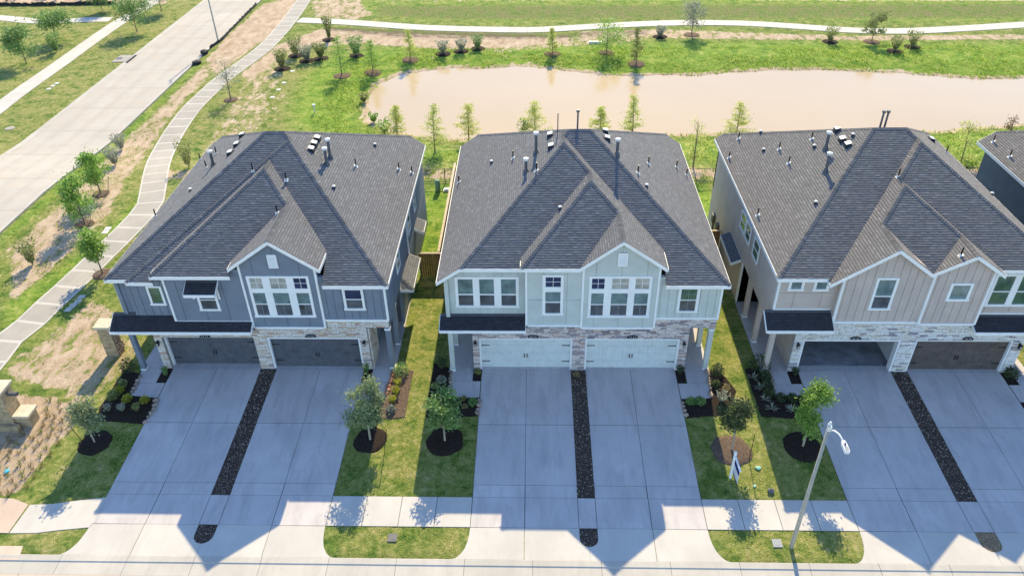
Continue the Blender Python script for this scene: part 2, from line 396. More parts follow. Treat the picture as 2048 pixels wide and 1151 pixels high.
# ================================================================ GROUND
def build_ground():
    far = [-3000, -1200, -500, -250, -150, -110]
    xs = np.array(far+list(np.arange(-90, 90.01, .5))+[-q for q in far[::-1]])
    ys = np.array([-3000, -800, -200, -50, 0, 8, 14]+list(np.arange(17, 130.01, .5))+[150, 200, 350, 800, 3000])
    Xg, Yg = np.meshgrid(xs, ys); x, y = Xg.ravel(), Yg.ravel()
    z = g(x, y)
    z = np.where(y < 20.45, -0.75, z)                                  # street is laid above this
    rg = np.random.RandomState(4); z = z+rg.uniform(-.012, .012, z.shape)*(y > 20.5)*(y < 125)
    inr = (np.abs(x+43.4) < 3.9) & (y < 140); z = np.where(inr, z-.3, z)   # under the side road
    nx, ny = len(xs), len(ys)
    i = np.arange(nx*ny).reshape(ny, nx)
    f = np.stack([i[:-1,:-1], i[:-1,1:], i[1:,1:], i[1:,:-1]], -1).reshape(-1, 4)
    me = bpy.data.meshes.new('ground'); me.from_pydata(np.stack([x, y, z], 1).tolist(), [], f.tolist())
    me.materials.append(M['ground']); me.polygons.foreach_set('use_smooth', [True]*len(f))
    mask = np.zeros((len(x), 4))
    def reg(pts, ch, w, feather=1.0, px=True):
        poly = [gpx(*p) for p in pts] if px else pts
        ins = inside(x, y, poly); d = dist(x, y, poly)
        wgt = np.where(ins, np.clip(d/feather, 0, 1), 0)*w
        mask[:, ch] = np.maximum(mask[:, ch], wgt)
    # bright green growth round the pond and beyond
    reg([(590,150),(640,112),(760,88),(900,95),(1100,86),(1300,78),(1500,78),(2300,82),(2300,175),(1400,170),(800,170),(745,210),(760,262),(820,270),(900,290),(850,310),(700,300),(560,262),(555,215)], 0, .95, 2.5)
    reg([(700,0),(2300,-10),(2300,44),(1800,50),(1500,44),(1200,42),(1000,52),(800,46),(700,32)], 0, .55, 2)
    reg([(640,300),(2300,240),(2300,330),(640,330)], 0, .7, 2)
    reg([(-8.6,41.5),(-4,41.5),(-4,55),(-8.6,55)], 0, 1.0, .3, False); reg([(9,43),(14,43),(14,55),(9,55)], 0, 1.0, .3, False)
    # grassy margins of the side road and the curving walk
    reg([(0,466),(97,380),(379,134),(405,125),(110,400),(0,500)], 0, .8, .5)
    reg([(0,610),(97,545),(190,480),(262,400),(300,340),(350,250),(440,160),(470,150),(360,260),(300,400),(190,520),(0,700)], 0, .8, .6)
    # bare soil
    reg([(0,500),(110,405),(240,280),(330,195),(420,110),(430,150),(345,240),(285,335),(230,435),(120,540),(0,635)], 1, .66, .8)
    reg([(405,120),(445,75),(520,8),(600,-10),(600,20),(560,62),(440,150),(420,150)], 1, .85, .8)
    reg([(430,235),(480,150),(560,85),(640,55),(900,75),(1300,72),(1300,84),(1000,112),(800,100),(700,92),(600,110),(560,190),(540,262),(380,330),(360,330)], 1, .50, 1.2)
    reg([(470,150),(545,90),(640,55),(760,62),(1000,72),(1150,72),(1150,88),(1000,100),(860,100),(720,90),(590,98),(500,170)], 1, .85, 1)
    reg([(610,0),(720,-10),(760,30),(700,44),(620,36)], 1, .6, 1)
    reg([(0,720),(60,690),(180,590),(225,600),(255,650),(300,690),(255,745),(165,830),(100,790),(0,765)], 1, .62, .6)
    reg([(-30,772),(90,785),(150,800),(165,845),(110,900),(45,985),(20,1000),(-40,1000)], 1, .95, .5)
    reg([(-32,55.4),(60,55.4),(60,58.6),(-32,58.6)], 1, .62, .8, False)
    reg([(-82,110.6),(-52,110.6),(-52,122),(-78,122)], 1, .75, 1, False)
    reg([(1500,-8),(2300,-8),(2300,6),(1500,4)], 1, .6, 1); reg([(660,-6),(1300,-8),(1300,8),(760,10)], 1, .35, 1)
    reg([(1150,62),(1300,56),(1700,70),(2300,62),(2300,78),(1700,84),(1300,78),(1150,84)], 1, .62, .6)
    # dark turned earth under the far path
    reg([(640,52),(800,60),(1000,66),(1150,68),(1150,78),(1000,80),(800,76),(660,62)], 2, .9, .5); reg([(1150,62),(1300,58),(1300,70),(1150,76)], 2, .7, .5)
    reg([(740,8),(2200,4),(2200,40),(900,44),(740,36)], 2, .6, 2)
    dp = dist(x, y, pond); nearp = (dp < .75) & (y > 58); mask[:, 1] = np.maximum(mask[:, 1], np.where(nearp, .62, 0))
    # yellowed turf of the front yards and across the road
    mask[:, 3] = np.where((y < 50) & (x > -24), .7, .25); mask[:, 3] = np.where(x < -47, .8, mask[:, 3]); mask[:, 3] = np.where((x > -38) & (x < -16) & (y > 44) & (y < 92), .85, mask[:, 3])
    reg([(760,88),(1300,76),(2300,76),(2300,150),(1400,146),(900,132),(800,140)], 1, .24, 2); reg([(420,300),(470,190),(560,150),(600,190),(560,262),(480,300)], 1, .40, 1.5); reg([(740,6),(2200,2),(2200,42),(900,46),(740,38)], 1, .22, 2)
    at = me.color_attributes.new('mask', 'FLOAT_COLOR', 'POINT'); at.data.foreach_set('color', mask.ravel())
    o = bpy.data.objects.new('ground', me); COL.objects.link(o); o['kind'] = 'structure'
build_ground()

# pond
mb = MB(); mb.face([(p[0], p[1], POND_Z) for p in pond]); w = struct('pond_water', mb, M['water'])
import bmesh
bm = bmesh.new(); bm.from_mesh(w.data); bmesh.ops.triangulate(bm, faces=bm.faces[:]); bm.to_mesh(w.data); bm.free()
if w.data.polygons[0].normal.z < 0: w.data.flip_normals()

# ---------------------------------------------------------------- paving
def slab(parent, poly, mat, lift=.03, thick=.10, gap=.014, name='slab'):
    c = (sum(p[0] for p in poly)/len(poly), sum(p[1] for p in poly)/len(poly))
    q = []
    for p in poly:
        d = math.hypot(p[0]-c[0], p[1]-c[1]); k = max(0, 1-gap*1.4/d); q.append((c[0]+(p[0]-c[0])*k, c[1]+(p[1]-c[1])*k))
    if area(q) < 0: q = q[::-1]
    mb = MB(); top = [(a, b, gz(a, b)+lift) for a, b in q]; bot = [(a, b, t-thick) for a, b, t in top]
    mb.hexa(bot, top); return add(name, mb, mat, parent)
YG, YJ1, YJ2, YSB, YSF, YK = 32.5, 28.45, 24.62, 23.92, 22.22, 20.55
DR = [(-20.5,-15.45,-14.55,-9.55), (-2.87,2.12,2.94,7.94), (14.75,19.85,20.77,25.8)]
names = ['blue grey duplex', 'mint green duplex', 'beige duplex']
def arc(x, y, r, a0, a1, n=6): return [(x+r*math.cos(R(a0+(a1-a0)*i/n)), y+r*math.sin(R(a0+(a1-a0)*i/n))) for i in range(n+1)]
for hi, (a, b, c, d) in enumerate(DR):
    m = (b+c)/2; mb = MB()
    mb.face([(a,23.8,-.438),(d,23.8,-.438),(d,YG,.012),(a,YG,.012)]); mb.face([(a,YSF,gz(a,YSF)+.012),(d,YSF,gz(d,YSF)+.012),(d,23.8,-.438),(a,23.8,-.438)])
    dw = struct('driveway', mb, M['joint'])
    for (x0, x1) in ((a, b), (c, d)):
        xm = (x0+x1)/2
        for (s0, s1) in ((x0, xm), (xm, x1)):
            for (y0, y1) in ((YJ1, YG), (YJ2, YJ1), (YSB, YJ2)):
                slab(dw, [(s0,y0),(s1,y0),(s1,y1),(s0,y1)], M['drive'])
            slab(dw, [(s0,YSF),(s1,YSF),(s1,YSB),(s0,YSB)], M['drive'])
    slab(dw, [(b,YSF),(c,YSF),(c,YSB),(b,YSB)], M['drive'])
    # apron with flared sides and a round-ended planting island
    L0 = [(a,YSF)]+[(a-.75*(1-math.cos(R(t))), YSF-(YSF-YK)*math.sin(R(t))) for t in (15,28,40,50,60,69,77,84,90)]
    isl = arc(m, 21.65, (c-b)/2, 180, 360, 8)
    am = (a+b)/2; dm = (c+d)/2
    slab(dw, L0+[(am,YK),(am,YSF)], M['walk'])
    slab(dw, [(am,YSF),(am,YK),(m,YK),(m,21.65-(c-b)/2)]+isl[:4][::-1]+[(b,YSF)], M['walk'], gap=.004)
    slab(dw, [(c,YSF)]+isl[5:][::-1]+[(m,21.65-(c-b)/2),(m,YK),(dm,YK),(dm,YSF)], M['walk'], gap=.004)
    R0 = [(d,YSF)]+[(d+.75*(1-math.cos(R(t))), YSF-(YSF-YK)*math.sin(R(t))) for t in (15,28,40,50,60,69,77,84,90)]
    slab(dw, [(dm,YSF),(dm,YK)]+R0[::-1], M['walk'])
    # gravel strips between the two drives
    for poly in ([(b,YSB),(c,YSB),(c,YG+.02),(b,YG+.02)], [(b,YSF)]+isl+[(c,YSF)]):
        mb = MB(); mb.hexa([(x,y,gz(x,y)-.08) for x,y in poly], [(x,y,gz(x,y)+.02) for x,y in poly])
        island = len(poly) > 4; chip = (hi == 2 and island)
        gs = struct('gravel_strip', mb, M['wood_chip'] if chip else M['gravel_bed'])
        pb = MB(); rr = random.Random(hi*7+len(poly)); xs = [p[0] for p in poly]; ys = [p[1] for p in poly]
        cnt = int(260*abs(area(poly)))
        for _ in range(cnt):
            x = rr.uniform(min(xs)-.03, max(xs)+.03); y = rr.uniform(min(ys), max(ys))
            if len(poly) > 4 and not inside(np.array([x]), np.array([y]), poly)[0]: continue
            s = rr.uniform(.018, .045); z = gz(x, y)+.015; t = rr.uniform(0, 3.1); ca, sa = math.cos(t)*s, math.sin(t)*s
            k = len(pb.v); h = s*rr.uniform(.6, 1.1)
            pb.v += [(x+ca,y+sa,z),(x-sa*.8,y+ca*.8,z),(x-ca,y-sa,z),(x+sa*.8,y-ca*.8,z),(x+rr.uniform(-.3,.3)*s,y+rr.uniform(-.3,.3)*s,z+h)]
            tn = rr.random()
            for q in ((0,1,4),(1,2,4),(2,3,4),(3,0,4)): pb.f.append(tuple(k+i for i in q)); pb.mi.append(0); pb.tone.append(tn)
        pbm = M['wood_chip'] if chip else M['pebbles']
        add('pebbles', pb, pbm, gs, tone=True, kind='stuff')

# front sidewalk between the drives, kerb and street
sw = MB(); 
def flat(poly, z): return [(x, y, gz(x, y)+z) for x, y in poly]
sw.face(flat([(-9.55,YSF),(-2.87,YSF),(-2.87,YSB),(-9.55,YSB)], .008)); sw.face(flat([(7.94,YSF),(14.75,YSF),(14.75,YSB),(7.94,YSB)], .008)); sw.face(flat([(25.8,YSF),(34,YSF),(34,YSB),(25.8,YSB)], .008))
swo = struct('sidewalk', sw, M['joint'])
for x0, x1, n in ((-9.55,-2.87,4), (7.94,14.75,4), (25.8,34,5)):
    for i in range(n):
        p, q = x0+(x1-x0)*i/n, x0+(x1-x0)*(i+1)/n
        slab(swo, [(p,YSF),(q,YSF),(q,YSB),(p,YSB)], M['walk'])
def pxpoly(*pts): return [gpx(*p) for p in pts]
slab(swo, pxpoly((215,994),(150,1001),(105,1007),(60,1009),(18,1066),(70,1066),(120,1060),(182,1054)), M['walk'])
slab(swo, pxpoly((58,1008),(28,996),(-40,994),(-60,1064),(17,1066)), M['pinkwalk'])
slab(swo, pxpoly((47,1091),(38,1119),(-60,1119),(-50,1091)), M['pinkwalk'])
kb = MB(); kb.face([(-70,YK,-.5),(70,YK,-.5),(70,19.2,-.66),(-70,19.2,-.66)]); 
def kerb_profile(mb, x0, x1):
    prof = [(YK, -.47), (YK-.03, -.466), (YK-.30, -.480), (YK-.35, -.520), (YK-.95, -.532)]
    k = len(mb.v)
    for x in (x0, x1): mb.v += [(x, y, z) for y, z in prof]+[(x, YK-.95, -.75), (x, YK, -.75)]
    n = 7
    for i in range(n): mb.f.append((k+(i+1) % n, k+i, k+n+i, k+n+(i+1) % n)); mb.mi.append(0); mb.tone.append(.5)
    mb.f.append(tuple(k+i for i in range(n))); mb.f.append(tuple(k+n+i for i in range(n-1, -1, -1))); mb.mi += [0,0]; mb.tone += [.5,.5]
kbm = MB(); kbm.box(-70, 70, YK-.9, YK-.02, -.8, -.66); ko = struct('kerb', kbm, M['joint'])
x = -36.0
while x < 36:
    s = MB(); kerb_profile(s, x+.008, x+3.0-.008); add('kerb_stone', s, M['kerbmat'], ko); x += 3.0
stb = MB(); stb.box(-70, 70, 6, YK-.95, -.80, -.56); sto = struct('street', stb, M['joint'])
x = -36.0
while x < 36:
    s = MB(); s.box(x+.01, x+4.5-.01, 13, YK-.955, -.8, -.535); add('slab', s, M['street'], sto); x += 4.5

# side road with its kerbs, walks across and beside it
def inset(poly, d):
    c = (sum(p[0] for p in poly)/len(poly), sum(p[1] for p in poly)/len(poly)); return [(c[0]+(p[0]-c[0])*(1-d/max(.3, math.dist(p, c))), c[1]+(p[1]-c[1])*(1-d/max(.3, math.dist(p, c)))) for p in poly]
def strip(name, left, right, mat, lift, n_sub=1, frame=None, slabs=True, parentmat=None, slabname='slab', maxn=300):
    """left/right: matching polylines of (x,y)"""
    L, Rr = left, right
    if not slabs:
        mb = MB()
        for i in range(len(L)-1): mb.face([(*L[i], gz(*L[i])+lift), (*Rr[i], gz(*Rr[i])+lift), (*Rr[i+1], gz(*Rr[i+1])+lift), (*L[i+1], gz(*L[i+1])+lift)])
        return struct(name, mb, mat)
    mb = MB()
    for i in range(len(L)-1): mb.face([(*L[i], gz(*L[i])+.01), (*Rr[i], gz(*Rr[i])+.01), (*Rr[i+1], gz(*Rr[i+1])+.01), (*L[i+1], gz(*L[i+1])+.01)])
    root = struct(name, mb, M['joint'])
    for i in range(min(maxn, len(L)-1)): slab(root, [L[i], Rr[i], Rr[i+1], L[i+1]], mat, lift=lift, gap=.006 if frame else .012, name=slabname)
    if frame:
        for i in range(min(maxn, len(L)-1)): q = inset([L[i], Rr[i], Rr[i+1], L[i+1]], .17); q = ccw_(q); mb = MB(); mb.face([(a, b, gz(a, b)+lift+.004) for a, b in q]); add('broomed_panel', mb, M[frame], root)
    return root
def ccw_(p): return p if area(p) > 0 else p[::-1]
def resample(pts, step):
    P = [Vector((p[0], p[1], 0)) for p in pts]; out = [pts[0]]; acc = 0
    # Catmull-Rom smoothing first
    sm = []
    for i in range(len(P)-1):
        p0, p1, p2, p3 = P[max(i-1,0)], P[i], P[i+1], P[min(i+2,len(P)-1)]
        for k in range(12):
            t = k/12; sm.append(.5*((2*p1)+(-p0+p2)*t+(2*p0-5*p1+4*p2-p3)*t*t+(-p0+3*p1-3*p2+p3)*t**3))
    sm.append(P[-1]); last = sm[0]
    for q in sm[1:]:
        seg = (q-last).length
        while acc+seg >= step:
            last = last+(q-last).normalized()*(step-acc); out.append((last.x, last.y)); seg = (q-last).length; acc = 0
        acc += seg; last = q
    return out
def offs(pts, w):
    L, Rr = [], []
    for i, p in enumerate(pts):
        a, b = pts[max(i-1, 0)], pts[min(i+1, len(pts)-1)]; dx, dy = b[0]-a[0], b[1]-a[1]; d = math.hypot(dx, dy)+1e-9
        L.append((p[0]-dy/d*w/2, p[1]+dx/d*w/2)); Rr.append((p[0]+dy/d*w/2, p[1]-dx/d*w/2))
    return L, Rr
RX0, RX1 = -47.5, -39.3
ry = [6.0+5.6*i for i in range(23)]
mb = MB(); mb.box(RX0, RX1, 0, 135, -1.7, -1.6)
for i in range(len(ry)-1): mb.face([(RX0,ry[i],gz(-43,ry[i])-.16),(RX1,ry[i],gz(-43,ry[i])-.16),(RX1,ry[i+1],gz(-43,ry[i+1])-.16),(RX0,ry[i+1],gz(-43,ry[i+1])-.16)])
rd = struct('side_road', mb, M['joint'])
for i in range(len(ry)-1):
    s = MB(); y0, y1 = ry[i]+.012, ry[i+1]-.012
    nseg = 3
    for k in range(nseg):
        a, b = y0+(y1-y0)*k/nseg, y0+(y1-y0)*(k+1)/nseg
        s.face([(RX0+.3,a,gz(-43,a)-.055),(RX1-.3,a,gz(-43,a)-.055),(RX1-.3,b,gz(-43,b)-.055),(RX0+.3,b,gz(-43,b)-.055)])
    add('slab', s, M['road'], rd)
for sgn, xk in ((1, RX0), (-1, RX1)):
    base = MB(); base.box(xk-.02, xk+.02, 10, 11, -.7, -.62); kr = struct('road_kerb', base, M['kerbmat'])
    for i in range(len(ry)-1):
        s = MB(); y0, y1 = ry[i]+.01, ry[i+1]-.01; p = []
        for yy in (y0, (y0+y1)/2, y1):
            zz = gz(-43, yy)
            p.append([(xk-.12*sgn,yy,zz-.12),(xk-.12*sgn,yy,zz+.05),(xk+.10*sgn,yy,zz+.05),(xk+.22*sgn,yy,zz-.045),(xk+.32*sgn,yy,zz-.05)])
        for u in range(2):
            for k in range(4): q = [p[u][k],p[u][k+1],p[u+1][k+1],p[u+1][k]]; s.face(q if sgn < 0 else q[::-1])
        add('kerb_stone', s, M['kerbmat'], kr)
# curving walk beside the blue house
cl = [(-60,770),(-30,737),(14,681),(60,646),(97,610),(150,562),(194,519),(239,476),(272,442),(299,410),(306,380),(318,323),(338,283),(360,248),(385,215),(416,185),(447,157),(530,95),(578,42),(608,0),(625,-25)]
c = resample([gpx(*p) for p in cl], 1.9); CWALK = c; l, r = offs(c, 2.05); strip('curving_walk', l, r, M['walk'], .035, frame='walk_panel')
# path along the far bank
cl = [(598,41),(650,43),(720,47),(850,56),(1000,60),(1080,60),(1200,53),(1300,48),(1400,46),(1500,48),(1600,54),(1700,61),(1800,63),(1900,59),(2048,50),(2250,36)]
c = resample([gpx(*p) for p in cl], 2.2); l, r = offs(c, 2.2); strip('pond_path', l, r, M['walk'], .05)
# walk across the road and the path leaving it
cl = [(-60,262),(12,205),(60,170),(120,128),(180,85),(240,44),(290,14),(330,-12)]
c = resample([gpx(*p) for p in cl], 1.9); l, r = offs(c, 2.0); strip('far_walk', l, r, M['walk'], .035)
cl = [(-60,34),(0,36),(60,42),(110,43),(170,40),(246,39)]
c = resample([gpx(*p) for p in cl], 1.9); l, r = offs(c, 2.1); strip('branch_walk', l, r, M['walk'], .03)

# ================================================================ HOUSES
TF, TS = .56, .70
def pF(z0, y0, t=TF): return (0.0, t, z0-t*y0)          # faces the street
def pB(z0, y0, t=.485): return (0.0, -t, z0+t*y0)       # faces the pond
def pR(z0, x0, t=TS): return (-t, 0.0, z0+t*x0)         # faces +x
def pL(z0, x0, t=TS): return (t, 0.0, z0-t*x0)          # faces -x
def rect(x0, x1, y0, y1): return [(x0,y0),(x1,y0),(x1,y1),(x0,y1)]
def pz(p, x, y): return p[0]*x+p[1]*y+p[2]
def ccw(p): return p if area(p) > 0 else p[::-1]
class Roof:
    """union of hipped and gabled volumes; every face is found by clipping in plan"""
    def __init__(s, comps): s.c = comps; s.pieces = []; s.solve()
    def height(s, x, y):
        best = None
        for c in s.c:
            ok = True; d = c['dom']; n = len(d)
            for i in range(n):
                (x1,y1),(x2,y2) = d[i], d[(i+1) % n]
                if (x2-x1)*(y-y1)-(y2-y1)*(x-x1) < -1e-6: ok = False; break
            if ok:
                z = min(pz(p, x, y) for p in c['pl']); best = z if best is None else max(best, z)
        return best
    def solve(s):
        for ci, c in enumerate(s.c):
            c['dom'] = ccw(c['dom'])
            for pi, p in enumerate(c['pl']):
                poly = c['dom']
                for q in c['pl']:
                    if q is p: continue
                    poly = clip(poly, q[0]-p[0], q[1]-p[1], q[2]-p[2]+1e-9)
                    if len(poly) < 3: break
                if len(poly) < 3: continue
                pcs = [poly]
                for cj, d in enumerate(s.c):
                    if cj == ci: continue
                    cons = []; empty = False
                    for q in d['pl']:
                        a, b, k = q[0]-p[0], q[1]-p[1], q[2]-p[2]
                        if abs(a)+abs(b) < 1e-6:
                            if k > 1e-5 or (abs(k) <= 1e-5 and cj < ci): continue
                            empty = True; break
                        cons.append((a, b, k))
                    if empty: continue
                    dd = d['dom']
                    for i in range(len(dd)):
                        (x1,y1),(x2,y2) = dd[i], dd[(i+1) % len(dd)]; cons.append((-(y2-y1), x2-x1, (y2-y1)*x1-(x2-x1)*y1))
                    nxt = []
                    for P in pcs:
                        rem = P
                        for (a, b, k) in cons:
                            o = clip(rem, -a, -b, -k)
                            if len(o) > 2 and abs(area(o)) > 2e-3: nxt.append(o)
                            rem = clip(rem, a, b, k)
                            if len(rem) < 3: break
                    pcs = nxt
                for P in pcs:
                    if abs(area(P)) > .004: s.pieces.append((p, ccw(P), ci))
def shingles(mb, plane, poly, rr, expo=.143, cuts=None, thick=1.0):
    a, b, c0 = plane; t = math.hypot(a, b); L = math.sqrt(1+t*t); u = (a/t, b/t); v = (-u[1], u[0]); n = (-a/L, -b/L, 1/L)
    e = expo/L; ss = [p[0]*u[0]+p[1]*u[1] for p in poly]; s0 = math.floor(min(ss)/e)*e
    k = 0
    while s0+k*e < max(ss):
        lo, hi = s0+k*e, s0+(k+1)*e; k += 1
        strip_ = clip(clip(poly, u[0], u[1], -lo), -u[0], -u[1], hi)
        if len(strip_) < 3: continue
        vv = [p[0]*v[0]+p[1]*v[1] for p in strip_]; v0, v1 = min(vv), max(vv)
        r2 = random.Random(int(round(lo/e))*131+int(a*1000)*7+int(b*1000)*13)
        x = math.floor(v0/6)*6+r2.uniform(0, .3)-.3
        while x < v1:
            w = r2.uniform(.12, .30); hgt = (r2.uniform(.0105, .013) if r2.random() < .5 else r2.uniform(.014, .018))*thick; tone = min(1, max(0, r2.gauss(.5, .2)))
            if x+w > v0:
                P = clip(clip(strip_, v[0], v[1], -x), -v[0], -v[1], x+w)
                if len(P) > 2:
                    top = []
                    for q in P:
                        h = hgt*(1-(q[0]*u[0]+q[1]*u[1]-lo)/e)+.001
                        z = a*q[0]+b*q[1]+c0; top.append((q[0]+n[0]*h, q[1]+n[1]*h, z+n[2]*h))
                    cut = lo+e*.66; up_ = clip(P, u[0], u[1], -cut); dn_ = clip(P, -u[0], -u[1], cut)  # upper part darkened: course shadow line painted in, like a printed shadow band
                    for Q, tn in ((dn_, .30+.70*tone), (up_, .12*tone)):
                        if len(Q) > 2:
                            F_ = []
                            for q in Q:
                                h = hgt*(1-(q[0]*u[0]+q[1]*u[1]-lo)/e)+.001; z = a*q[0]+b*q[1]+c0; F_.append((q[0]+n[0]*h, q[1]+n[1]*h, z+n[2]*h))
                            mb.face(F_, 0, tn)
                    for i in range(len(P)):
                        q, r_ = P[i], P[(i+1) % len(P)]
                        if abs(q[0]*u[0]+q[1]*u[1]-lo) < 1e-5 and abs(r_[0]*u[0]+r_[1]*u[1]-lo) < 1e-5:
                            mb.face([(q[0],q[1],a*q[0]+b*q[1]+c0-.004), (r_[0],r_[1],a*r_[0]+b*r_[1]+c0-.004), top[(i+1) % len(P)], top[i]], 0, tone*.5)
            x += w
def ridge_caps(mb, A, B, n1, n2, rr):
    A, B = Vector(A), Vector(B)
    if A.z > B.z: A, B = B, A
    d = (B-A); L = d.length; d.normalize(); n1, n2 = Vector(n1), Vector(n2)
    w1 = n1.cross(d); w2 = n2.cross(d)
    if w1.dot(n2) > 0: w1 = -w1
    if w2.dot(n1) > 0: w2 = -w2
    up = (n1+n2).normalized(); k = 0; e = .145
    while k*e < L-.02:
        a0, a1 = k*e, min(L, (k+1)*e+.03); k += 1; tn = min(1, max(0, rr.gauss(.42, .2)))
        h0, h1 = .038, .018
        P = [A+d*a0+up*h0, A+d*a1+up*h1]; wd = .145
        for wv, nn in ((w1, n1), (w2, n2)):
            q0, q1 = A+d*a0+wv*wd+nn*(h0*.8), A+d*a1+wv*wd+nn*(h1*.8)
            f = [P[0], P[1], q1, q0]
            if (f[1]-f[0]).cross(f[2]-f[0]).dot(up) < 0: f = f[::-1]
            mb.face(f, 0, tn)
            mb.face([q0, q1, q1-nn*.03, q0-nn*.03], 0, tn*.6); mb.face([P[0], q0, q0-nn*.035, P[0]-up*.035], 0, tn*.5)
def fascia_board(mb, p, q, out, h=.20, th=.03, lift=-.004):
    o = Vector((out[0], out[1], 0)).normalized()*th; p, q = Vector(p)+Vector((0,0,lift)), Vector(q)+Vector((0,0,lift)); dn = Vector((0,0,-h))
    P = [p, q, q+dn, p+dn]
    mb.hexa([tuple(v) for v in P], [tuple(v+o) for v in P])
def build_roof(root, roof, mat, seed, fas=True, thick=1.0):
    rr = random.Random(seed); deck = MB(); sh = MB(); caps = MB(); fb = MB()
    for (p, P, ci) in roof.pieces:
        deck.face([(x, y, pz(p, x, y)-.006) for x, y in P])
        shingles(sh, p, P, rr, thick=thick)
        c = roof.c[ci]; n = len(P)
        for i in range(n):
            A, B = P[i], P[(i+1) % n]; ln = math.hypot(B[0]-A[0], B[1]-A[1])
            if ln < .05: continue
            za, zb = pz(p, *A), pz(p, *B)
            for q in c['pl']:
                if q is p: continue
                if abs(pz(q, *A)-za) < 2e-4 and abs(pz(q, *B)-zb) < 2e-4 and c['pl'].index(p) < c['pl'].index(q):
                    L1 = math.sqrt(1+p[0]**2+p[1]**2); L2 = math.sqrt(1+q[0]**2+q[1]**2)
                    ridge_caps(caps, (*A, za), (*B, zb), (-p[0]/L1, -p[1]/L1, 1/L1), (-q[0]/L2, -q[1]/L2, 1/L2), rr)
            if fas:
                ox, oy = (B[1]-A[1])/ln, -(B[0]-A[0])/ln; m = max(1, int(ln/.2)); run = None
                for k in range(m+1):
                    ok = False
                    if k < m:
                        t = (k+.5)/m; x, y = A[0]+(B[0]-A[0])*t, A[1]+(B[1]-A[1])*t; h = roof.height(x+ox*.03, y+oy*.03)
                        ok = h is None or h < pz(p, x, y)-.12
                    if ok and run is None: run = k
                    if not ok and run is not None:
                        t0, t1 = run/m, k/m; p0 = (A[0]+(B[0]-A[0])*t0, A[1]+(B[1]-A[1])*t0); p1 = (A[0]+(B[0]-A[0])*t1, A[1]+(B[1]-A[1])*t1)
                        fascia_board(fb, (*p0, pz(p, *p0)), (*p1, pz(p, *p1)), (ox, oy)); run = None
    ro = add('roof', deck, M['flash'], root)
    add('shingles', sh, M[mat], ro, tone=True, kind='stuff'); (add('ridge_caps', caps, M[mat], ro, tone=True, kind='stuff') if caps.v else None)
    if fas: add('fascia', fb, M['paint_white'], ro)
    return ro
def roof_hit(roof, px, py):
    r = ray(px, py); prev = None
    for i in range(900):
        t = (8+i*.06)/r[1]*1.0
        t = (28+i*.03)/r[1]; x, y, z = r[0]*t, r[1]*t, CAMH+r[2]*t
        h = roof.height(x, y)
        if h is not None and z <= h: return (x, y, h)
    return None
# ---- roof furniture
def pipe_vent(root, roof, px, py, h=.5):
    p = roof_hit(roof, px, py)
    if not p: return
    x, y, z = p; mb = MB(); mb.tube([(x,y,z-.15),(x,y,z+h)], .04, 8, 0); mb.tube([(x,y,z+.0),(x,y,z+.10)], [.09,.05], 8, 1)
    pl = [(x-.11,y-.11),(x+.11,y-.11),(x+.11,y+.11),(x-.11,y+.11)]
    mb.face([(a, b, (roof.height(a, b) or z)+.03) for a, b in pl], 1)
    add('vent_pipe', mb, [M['black'], M['vent_white']], root)
def flue(root, roof, px, py, ptop):
    p = roof_hit(roof, px, py)
    if not p: return
    x, y, z = p; zt = onplane(ptop[0], ptop[1], y)[1]; zt = max(z+.6, min(zt, z+2.2)); mb = MB()
    mb.tube([(x,y,z-.2),(x,y,zt-.08)], .085, 10, 0); mb.tube([(x,y,z-.05),(x,y,z+.22)], [.19,.10], 10, 0); mb.tube([(x,y,zt-.1),(x,y,zt+.02),(x,y,zt+.07)], [.15,.16,.04], 10, 1)
    pl = [(x-.2,y-.2),(x+.2,y-.2),(x+.2,y+.2),(x-.2,y+.2)]; mb.face([(a, b, (roof.height(a, b) or z)+.03) for a, b in pl], 0)
    add('flue_pipe', mb, [M['metal_grey'], M['vent_white']], root)
def box_vent(root, roof, px, py):
    p = roof_hit(roof, px, py)
    if not p: return
    x, y, z = p; sx = 1 if (roof.height(x-.3, y) or z) > (roof.height(x+.3, y) or z) else -1
    def P(dx, dy, dz): a, b = x+dx*sx, y+dy; return (a, b, (roof.height(a, b) or z)+dz)
    mb = MB(); mb.face([P(-.26,-.26,.03),P(.26,-.26,.03),P(.26,.26,.03),P(-.26,.26,.03)][::sx], 1)
    lo = [P(-.17,-.19,.02),P(.19,-.19,.02),P(.19,.19,.02),P(-.17,.19,.02)]; hi = [P(-.13,-.18,.12),P(.16,-.18,.24),P(.16,.18,.24),P(-.13,.18,.12)]
    mb.hexa(lo[::sx], hi[::sx], 2); tp = [(a, b, c+.004) for a, b, c in hi]; mb.hexa(tp[::sx], [(a, b, c+.03) for a, b, c in tp][::sx], 0); add('roof_vent', mb, [M['vent_white'], M['flash'], M['vent_body_shade']], root)
def cap_vent(root, roof, px, py):
    p = roof_hit(roof, px, py)
    if not p: return
    x, y, z = p; mb = MB(); mb.tube([(x,y,z-.1),(x,y,z+.14)], .09, 8, 1); mb.tube([(x,y,z+.13),(x,y,z+.17),(x,y,z+.2)], [.10,.10,.04], 10, 0)
    add('exhaust_cap', mb, [M['vent_white'], M['vent_body_shade']], root)

